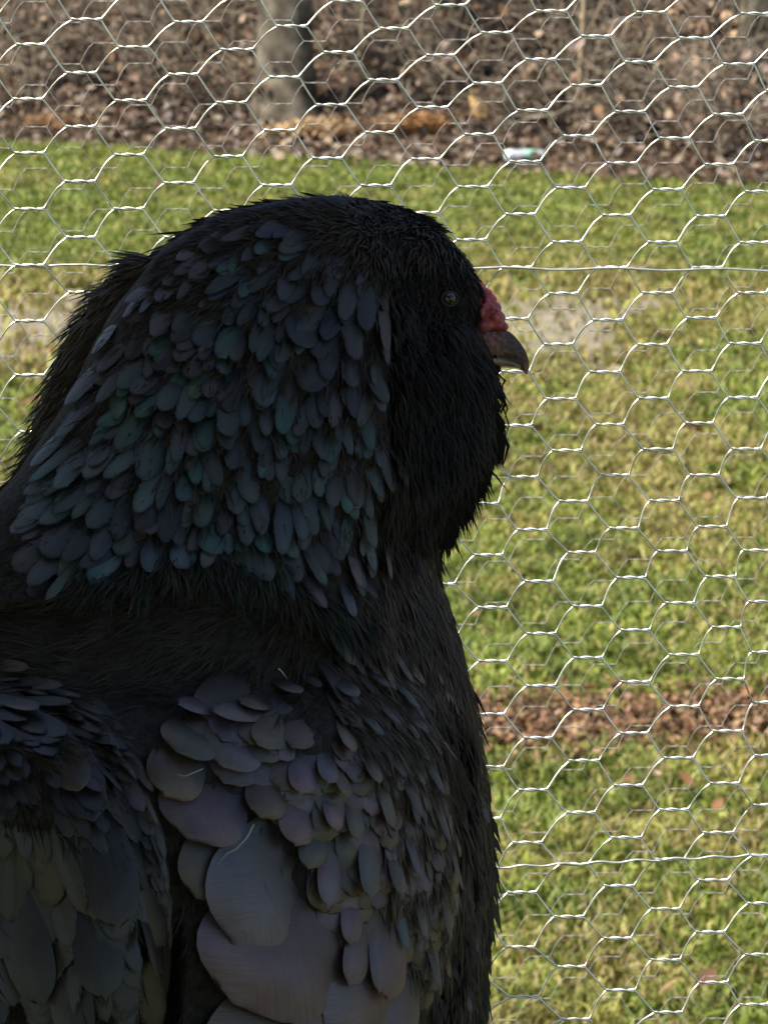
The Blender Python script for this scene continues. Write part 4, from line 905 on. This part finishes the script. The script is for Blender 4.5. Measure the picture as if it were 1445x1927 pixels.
fr = [fringe(900, (690, 900), 1, lambda y: 78, 48, 5, K4, 0.004, 1), fringe(900, (840, 985), 1, lambda y: 90, 64, 5, K4, 0.004, 2), fringe(1500, (1000, 1960), 1, lambda y: 84 + 8 * (y > 1600), 60, 7, K3, 0.0012, 3),
      fringe(500, (400, 545), 1, lambda y: 64, 16, 4, K4, 0.0014, 4), fringe(500, (372, 960), -1, lambda y: 150 - 25 * sstep((y - 400) / 200), 60, 8, [BLK * .8, BLK], 0.0012, 5),
      fringe(400, (560, 700), 1, lambda y: 85, 20, 6, K4, 0.0015, 6), fringe(300, (366, 420), 1, lambda y: 20, 24, 6, K4, 0.001, 7), fringe(1600, (1450, 1990), 1, lambda y: 88 + 6 * (y > 1650), 70, 12, [GRY, SLT * .9, GRY * .7], 0.003, 9, 0.7), fringe(300, (366, 420), -1, lambda y: 172, 34, 6, K4, 0.001, 8)]
def bundle(rx, ry, tx, ty, n, wid, seed, cols):
    rr = np.random.default_rng(seed); Vs = []; Cs = []
    d0 = 0.012 + tilt * (rx - 560) * K * HD
    for _ in range(n):
        o_ = rr.normal(); z_ = rr.normal(); b0 = hen_pt(rx + o_ * wid * .5, ry + rr.normal() * 14, d0 + z_ * .006); k_ = 0.65 + 0.4 * rr.random()
        e0 = hen_pt(rx + (tx - rx) * k_ + o_ * wid * .12 * (2 - k_), ry + (ty - ry) * k_, d0 + z_ * .0022)
        m0 = (b0 + e0) / 2 + R * (0.0012 + .0008 * rr.normal()) + (hen_pt(o_ * wid * .2, 0, 0) - hen_pt(0, 0, 0)) * .6
        sd_ = R * 0.0006 * (0.5 + rr.random()); Vs.append((b0 - sd_, b0 + sd_, m0 + sd_ * .9, m0 - sd_ * .9, e0)); Cs.append(cols[rr.integers(0, len(cols))] * (0.6 + 0.8 * rr.random()))
    return np.array(Vs).reshape(-1, 3), np.repeat(np.array(Cs), 5, 0)
for q_i, (rx, ry, tx, ty, wd_) in enumerate([(905, 690, 944, 742, 26), (912, 730, 940, 800, 24), (914, 770, 947, 838, 24), (918, 800, 946, 880, 22), (905, 830, 922, 918, 20), (890, 830, 899, 910, 20), (872, 870, 881, 960, 20), (850, 880, 866, 962, 18), (845, 900, 848, 1004, 20), (822, 910, 830, 1012, 20), (905, 660, 938, 705, 20), (885, 850, 908, 935, 16), (800, 900, 812, 990, 22)]):
    fr.append(bundle(rx, ry, tx, ty, 90, wd_, 300 + q_i, K4 + [BLK * .5]))
rr = np.random.default_rng(77); Vs = []; Cs = []
for _ in range(9000):                                                  # far side
    y = 380 + rr.random() * 2050; t_ = math.pi + 0.35 + rr.random() * (math.pi - 0.95)
    l, r = float(Lc(y)), float(Rc(y)); a_ = (r - l) / 2; x = (l + r) / 2 + a_ * math.cos(t_); bb_ = float(Bc(y))
    p = hen_pt(x, y, 0.012 + tilt * (x - 560) * K * HD - bb_ * math.sin(t_))
    nn = math.cos(t_) / (a_ * K * HD) * R - math.sin(t_) / bb_ * F; nn /= np.linalg.norm(nn)
    v_ = -U + (-0.6 if y < 1100 else -0.3) * R + 0.15 * rr.standard_normal(3); v_ = v_ - nn * (v_ @ nn); v_ /= np.linalg.norm(v_)
    L = (0.016 + 0.02 * rr.random()) * (1 + (y > 1100)); sd_ = np.cross(nn, v_) * 0.0028 * (1 + (y > 1100)); b0 = p - nn * .001
    m0 = p + v_ * L * .5 + nn * .003; e0 = p + v_ * L + nn * .002
    Vs.append((b0 - sd_, b0 + sd_, m0 + sd_ * .9, m0 - sd_ * .9, e0)); Cs.append(K2[rr.integers(0, 4)] * (.6 + .8 * rr.random()))
fr.append((np.array(Vs).reshape(-1, 3), np.repeat(np.array(Cs), 5, 0)))
V = np.concatenate([p[0] for p in fr]); c = np.concatenate([p[1] for p in fr]); n = len(V) // 5; k = np.arange(n)[:, None] * 5
o = mesh('fringe', V, [k + np.array([[0, 1, 2, 3]]), k + np.array([[3, 2, 4]])], M_barb, hen, colors=c); o['kind'] = 'stuff'

# ruff of brownish feathers standing up on the far side of the neck
RS = [(300, 500, 26), (268, 510, 42), (228, 560, 56), (190, 630, 66), (158, 710, 70), (128, 790, 62), (90, 860, 44), (60, 920, 20)]
tt_ = np.linspace(0, len(RS) - 1, 60); RP = np.stack([np.interp(tt_, np.arange(len(RS)), [p[k] for p in RS]) for k in range(3)], 1)
C = np.array([hen_pt(x, y, 0.035 - 0.0002 * (x - 200) * 0) for x, y, r in RP]); TA = np.gradient(C, axis=0); TA /= np.linalg.norm(TA, axis=1)[:, None]
A = np.cross(TA, F); A /= np.linalg.norm(A, axis=1)[:, None]
th = np.linspace(0, 2 * math.pi, 28, endpoint=False)
rad = RP[:, 2] * K * HD
V = (C[:, None] + rad[:, None, None] * (np.cos(th)[None, :, None] * A[:, None] + 1.0 * np.sin(th)[None, :, None] * F[None, None])).reshape(-1, 3)
i = np.arange(59)[:, None] * 28; j = np.arange(28)[None, :]
q2 = np.stack([i + j, i + (j + 1) % 28, i + 28 + (j + 1) % 28, i + 28 + j], -1).reshape(-1, 4)
M_ruff = noise_mat('brown_black_down', (0.014, 0.011, 0.010), (0.034, 0.026, 0.022), 300, 0.8, 0.1, bump=0.5)
ruff = mesh('neck_ruff', V, [q2, np.array([[k for k in range(28)]]), np.array([[59 * 28 + k for k in range(28)][::-1]])], M_ruff, hen, smooth=True)
rr = np.random.default_rng(5); Vs = []; Cs = []
for _ in range(3200):
    a = rr.random() * 58; i0 = int(a); t_ = rr.random() * 6.283
    nn = math.cos(t_) * A[i0] + math.sin(t_) * F; p = C[i0] + rad[i0] * nn; v_ = TA[i0] + 0.2 * rr.standard_normal(3) + nn * 0.12; v_ /= np.linalg.norm(v_)
    L = 0.010 + 0.012 * rr.random(); sd_ = np.cross(nn, v_) * .0009; b0 = p - nn * .001
    m0 = p + v_ * L * .5 + nn * .0012; e0 = p + v_ * L + nn * .001
    Vs.append((b0 - sd_, b0 + sd_, m0 + sd_ * .8, m0 - sd_ * .8, e0)); Cs.append((BRN * 1.3, BRN * 1.8, BLK * 1.2)[rr.integers(0, 3)] * (.6 + .8 * rr.random()))
n = len(Vs); k = np.arange(n)[:, None] * 5
o = mesh('barbs', np.array(Vs).reshape(-1, 3), [k + np.array([[0, 1, 2, 3]]), k + np.array([[3, 2, 4]])], M_barb, ruff, colors=np.repeat(np.array(Cs), 5, 0), loc=hen.location); o['kind'] = 'stuff'
o.location = (0, 0, 0)

# white shafts showing on two wing feathers
for (x0, y0), (x1, y1), r in (((462, 1552), (398, 1622), 0.00035), ((362, 1448), (328, 1474), 0.00022), ((506, 1276), (528, 1304), 0.00025)):
    P = []
    for s in np.linspace(0, 1, 6):
        p, nn = hit(x0 + (x1 - x0) * s, y0 + (y1 - y0) * s); P.append(p + nn * 0.0075)
    V, f = tubes([np.array(P)], [np.linspace(r, r * .25, 6)], 6)
    mesh('feather_shaft', V, f, noise_mat('horn_white', (0.3, 0.3, 0.28), (0.4, 0.4, 0.37), 50, 0.4), hen, smooth=True)

# ------------------------------------------------------------------ beak, comb, eye
HEADD = 0.012 + tilt * (930 - 560) * K * HD
def loft(name, secs, mat, parent, n=20, sub=5, cols=None):
    """cross-sections: x, y, half height px, half depth m, direction of the height axis (deg)"""
    a = np.array(secs, float); m_ = len(a); t_ = np.linspace(0, m_ - 1, (m_ - 1) * sub + 1)
    S = np.stack([np.interp(t_, np.arange(m_), a[:, k]) for k in range(5)], 1)
    for _ in range(2): S[1:-1] = (S[:-2] + 2 * S[1:-1] + S[2:]) / 4
    th = np.linspace(0, 2 * math.pi, n, endpoint=False); V = []; C_ = []
    for k_, (x, y, hh, hd, an) in enumerate(S):
        ca, sa = math.cos(math.radians(an)), math.sin(math.radians(an))
        for t in th:
            u = hh * math.cos(t); w_ = hd * math.sin(t) * (1 - 0.35 * max(0, math.cos(t)))
            V.append(hen_pt(x + u * ca, y - u * sa, HEADD + w_ * (1 + 0.03 * math.sin(k_ * 2.1 + 3 * t)) + 0.10 * (x - 930) * K * HD))
            if cols is not None:
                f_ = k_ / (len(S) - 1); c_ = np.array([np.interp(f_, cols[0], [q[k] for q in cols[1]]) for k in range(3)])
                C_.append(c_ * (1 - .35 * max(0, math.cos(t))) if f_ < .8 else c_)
    i = np.arange(len(S) - 1)[:, None] * n; j = np.arange(n)[None, :]
    q_ = np.stack([i + j, i + (j + 1) % n, i + n + (j + 1) % n, i + n + j], -1).reshape(-1, 4)
    return mesh(name, V, [q_, np.array([list(range(n))[::-1]]), np.array([[(len(S) - 1) * n + k for k in range(n)]])], mat, parent, smooth=True, colors=np.array(C_) if cols is not None else None)
M_horn = noise_mat('dark_horn', (0.045, 0.028, 0.026), (0.22, 0.14, 0.115), 230, 0.5, 0.35, bump=0.3, c2=(0.10, 0.066, 0.058))
M_pale_horn = noise_mat('pale_horn', (0.10, 0.065, 0.04), (0.30, 0.22, 0.12), 140, 0.4, 0.45)
M_comb = noise_mat('red_comb', (0.16, 0.018, 0.022), (0.42, 0.09, 0.10), 160, 0.5, 0.4, bump=0.4)
M_comb.node_tree.nodes['Principled BSDF'].inputs['Subsurface Weight'].default_value = 0.15
M_comb.node_tree.nodes['Principled BSDF'].inputs['Subsurface Radius'].default_value = (0.004, 0.001, 0.001)
beak = loft('upper_beak', [(885, 640, 30, .0080, 88), (920, 640, 33, .0076, 84), (943, 642, 34, .0068, 79), (960, 647, 30, .0056, 72), (973, 657, 24, .0044, 60), (984, 667, 18, .0033, 47), (992, 679, 12, .0022, 34), (997, 690, 6, .0012, 22), (997, 697, 2, .0006, 10)], tint_mat('beak_horn', 0.6, 0.3, 0.6, 420), hen, cols=((0, .2, .35, .5, .72, .9, 1), ((.24, .11, .085), (.21, .10, .08), (.10, .06, .05), (.075, .046, .04), (.085, .048, .036), (.2, .105, .07), (.26, .14, .09))))
loft('lower_beak', [(896, 668, 14, .0070, 88), (930, 671, 14, .0062, 84), (955, 674, 11, .0050, 78), (975, 679, 7, .0034, 70), (988, 684, 3, .0014, 62)], M_pale_horn, hen)
for sgn in (-1,):
    V = []; 
nb = loft('nostril_flap', [(896, 604, 5, .0110, 60), (914, 620, 10, .0120, 66), (936, 627, 11, .0106, 80), (958, 627, 6, .0084, 80)], noise_mat('pinkish_cere', (0.16, 0.095, 0.085), (0.42, 0.28, 0.24), 130, 0.5), beak)
def lumps(name, L, mat, parent):
    bm_v = []; faces = []; n0 = 0
    import bmesh
    bm = bmesh.new()
    for x, y, d, rx, ry, rd in L:
        M = Matrix.Translation(Vector(hen_pt(x, y, HEADD + d)))
        B = Matrix((R * rx * K * HD, -U * ry * K * HD, F * rd)).transposed().to_4x4()
        bmesh.ops.create_icosphere(bm, subdivisions=3, radius=1.0, matrix=M @ B)
    me = bpy.data.meshes.new(name); 
    for v in bm.verts: v.co -= parent.location
    bm.to_mesh(me); bm.free(); o = bpy.data.objects.new(name, me); COL.objects.link(o); o.parent = parent; me.materials.append(mat)
    rm = o.modifiers.new('join', 'REMESH'); rm.mode = 'VOXEL'; rm.voxel_size = 0.0005; rm.use_smooth_shade = True
    sm = o.modifiers.new('smooth', 'SMOOTH'); sm.iterations = 4
    return o
lumps('comb', [(904, 534, 0, 16, 16, .0045), (918, 546, -.001, 15, 15, .004), (929, 556, 0, 12, 13, .0042), (935, 572, -.001, 14, 16, .0046), (944, 589, .001, 13, 13, .0042), (918, 578, -.001, 20, 20, .006), (924, 550, .003, 10, 11, .003), (938, 566, .003, 8, 10, .003), (890, 570, 0, 26, 34, .007), (928, 596, 0, 24, 11, .006), (916, 604, 0, 26, 14, .0065), (940, 605, 0, 19, 11, .005), (952, 606, 0, 11, 9, .004), (912, 540, .003, 6, 7, .003), (921, 557, -.004, 7, 7, .003), (930, 548, -.001, 6, 6, .003), (928, 570, -.005, 8, 8, .003), (940, 578, -.004, 7, 8, .003), (934, 590, -.005, 8, 7, .003), (916, 572, -.006, 8, 9, .003), (946, 596, -.002, 6, 6, .003), (910, 582, -.007, 9, 9, .003)], M_comb, hen)
pe, ne = hit(838, 561)
def ball(name, p, r, mat, parent, flat=1.0, axis=None, seg=20):
    ax_ = axis / np.linalg.norm(axis); s1 = np.cross(ax_, U); s1 /= np.linalg.norm(s1); s2 = np.cross(ax_, s1); V = []
    lat_ = np.linspace(0.02, math.pi - 0.02, 12)
    for a in lat_:
        for b in np.linspace(0, 2 * math.pi, seg, endpoint=False):
            V.append(p + r * (math.cos(a) * flat * ax_ + math.sin(a) * (math.cos(b) * s1 + math.sin(b) * s2)))
    i = np.arange(11)[:, None] * seg; j = np.arange(seg)[None, :]
    q_ = np.stack([i + j, i + seg + j, i + seg + (j + 1) % seg, i + (j + 1) % seg], -1).reshape(-1, 4)
    return mesh(name, V, q_, mat, parent, smooth=True)
m_eye, _, _, b_ = material('dark_eye', 0.06, 0.6); b_.inputs['Base Color'].default_value = (0.035, 0.018, 0.008, 1)
m_pup, _, _, b_ = material('pupil', 0.05, 0.6); b_.inputs['Base Color'].default_value = (0.004, 0.004, 0.004, 1)
m_lid = noise_mat('eyelid_skin', (0.010, 0.009, 0.008), (0.032, 0.027, 0.021), 200, 0.7)
axis = ne * 0.8 - F * 0.3 + R * 0.15; axis /= np.linalg.norm(axis)
pe = pe + ne * 0.001
eye = ball('eye', pe + ne * 0.0010, 0.0031, m_eye, hen, 0.9, axis)
pu = ball('pupil', pe + ne * 0.0010 + axis * 0.0026, 0.0017, m_pup, hen, 0.5, axis)
s1 = np.cross(axis, U); s1 /= np.linalg.norm(s1); s2 = np.cross(s1, axis)
ring = np.array([pe + ne * 0.0016 + 0.0036 * math.cos(t) * s1 * 1.15 + 0.0029 * math.sin(t) * s2 for t in np.linspace(0, 2 * math.pi, 25)])
V, f = tubes([ring], [0.0006], 8, False); mesh('eyelid', V, f, m_lid, hen, smooth=True)

# ------------------------------------------------------------------ perch and legs below the frame
perch = empty('perch', foot - np.array((0, 0, 0.12)))
P = np.stack([np.linspace(-0.75, 0.75, 20), np.full(20, foot[1]), np.full(20, foot[2] - 0.115)], 1); P[:, 2] += 0.002 * np.sin(np.arange(20)); P[:, 1] += 0.04 * P[:, 0]
V, f = tubes([P], [0.019], 12); mesh('pole', V, f, M_bark, perch, smooth=True)
for sx in (-0.72, 0.72):
    V, f = tubes([np.array([(sx, foot[1] + 0.04 * sx, -0.05), (sx, foot[1] + 0.04 * sx, foot[2] - 0.1)])], [0.022], 10); mesh('post', V, f, M_wood, perch)
tag(perch, 'round wooden perch under the hen, below the picture', 'perch')
m_leg = noise_mat('slate_scales', (0.05, 0.055, 0.06), (0.11, 0.115, 0.12), 150, 0.6, bump=0.4)
for s_ in (-1, 1):
    h0 = hen_pt(300 + 120 * s_, 2330, 0.02 + 0.02 * s_); k0 = np.array((h0[0], foot[1] + .04 * h0[0], foot[2] - 0.09))
    toes = [np.array([h0, (h0 + k0) / 2 + (0.004, 0, 0), k0])]; rad_ = [np.array((0.009, 0.0065, 0.007))]
    for d in ((0.01, 0.03), (-0.014, 0.028), (0.0, -0.024), (0.026, 0.02)):
        toes.append(np.array([k0, k0 + (d[0] * .6, d[1] * .7, 0.002), k0 + (d[0], d[1] * 1.05, -0.014)])); rad_.append(np.array((0.006, 0.005, 0.003)))
    V, f = tubes(toes, rad_, 9); mesh('leg', V, f, m_leg, hen, smooth=True)
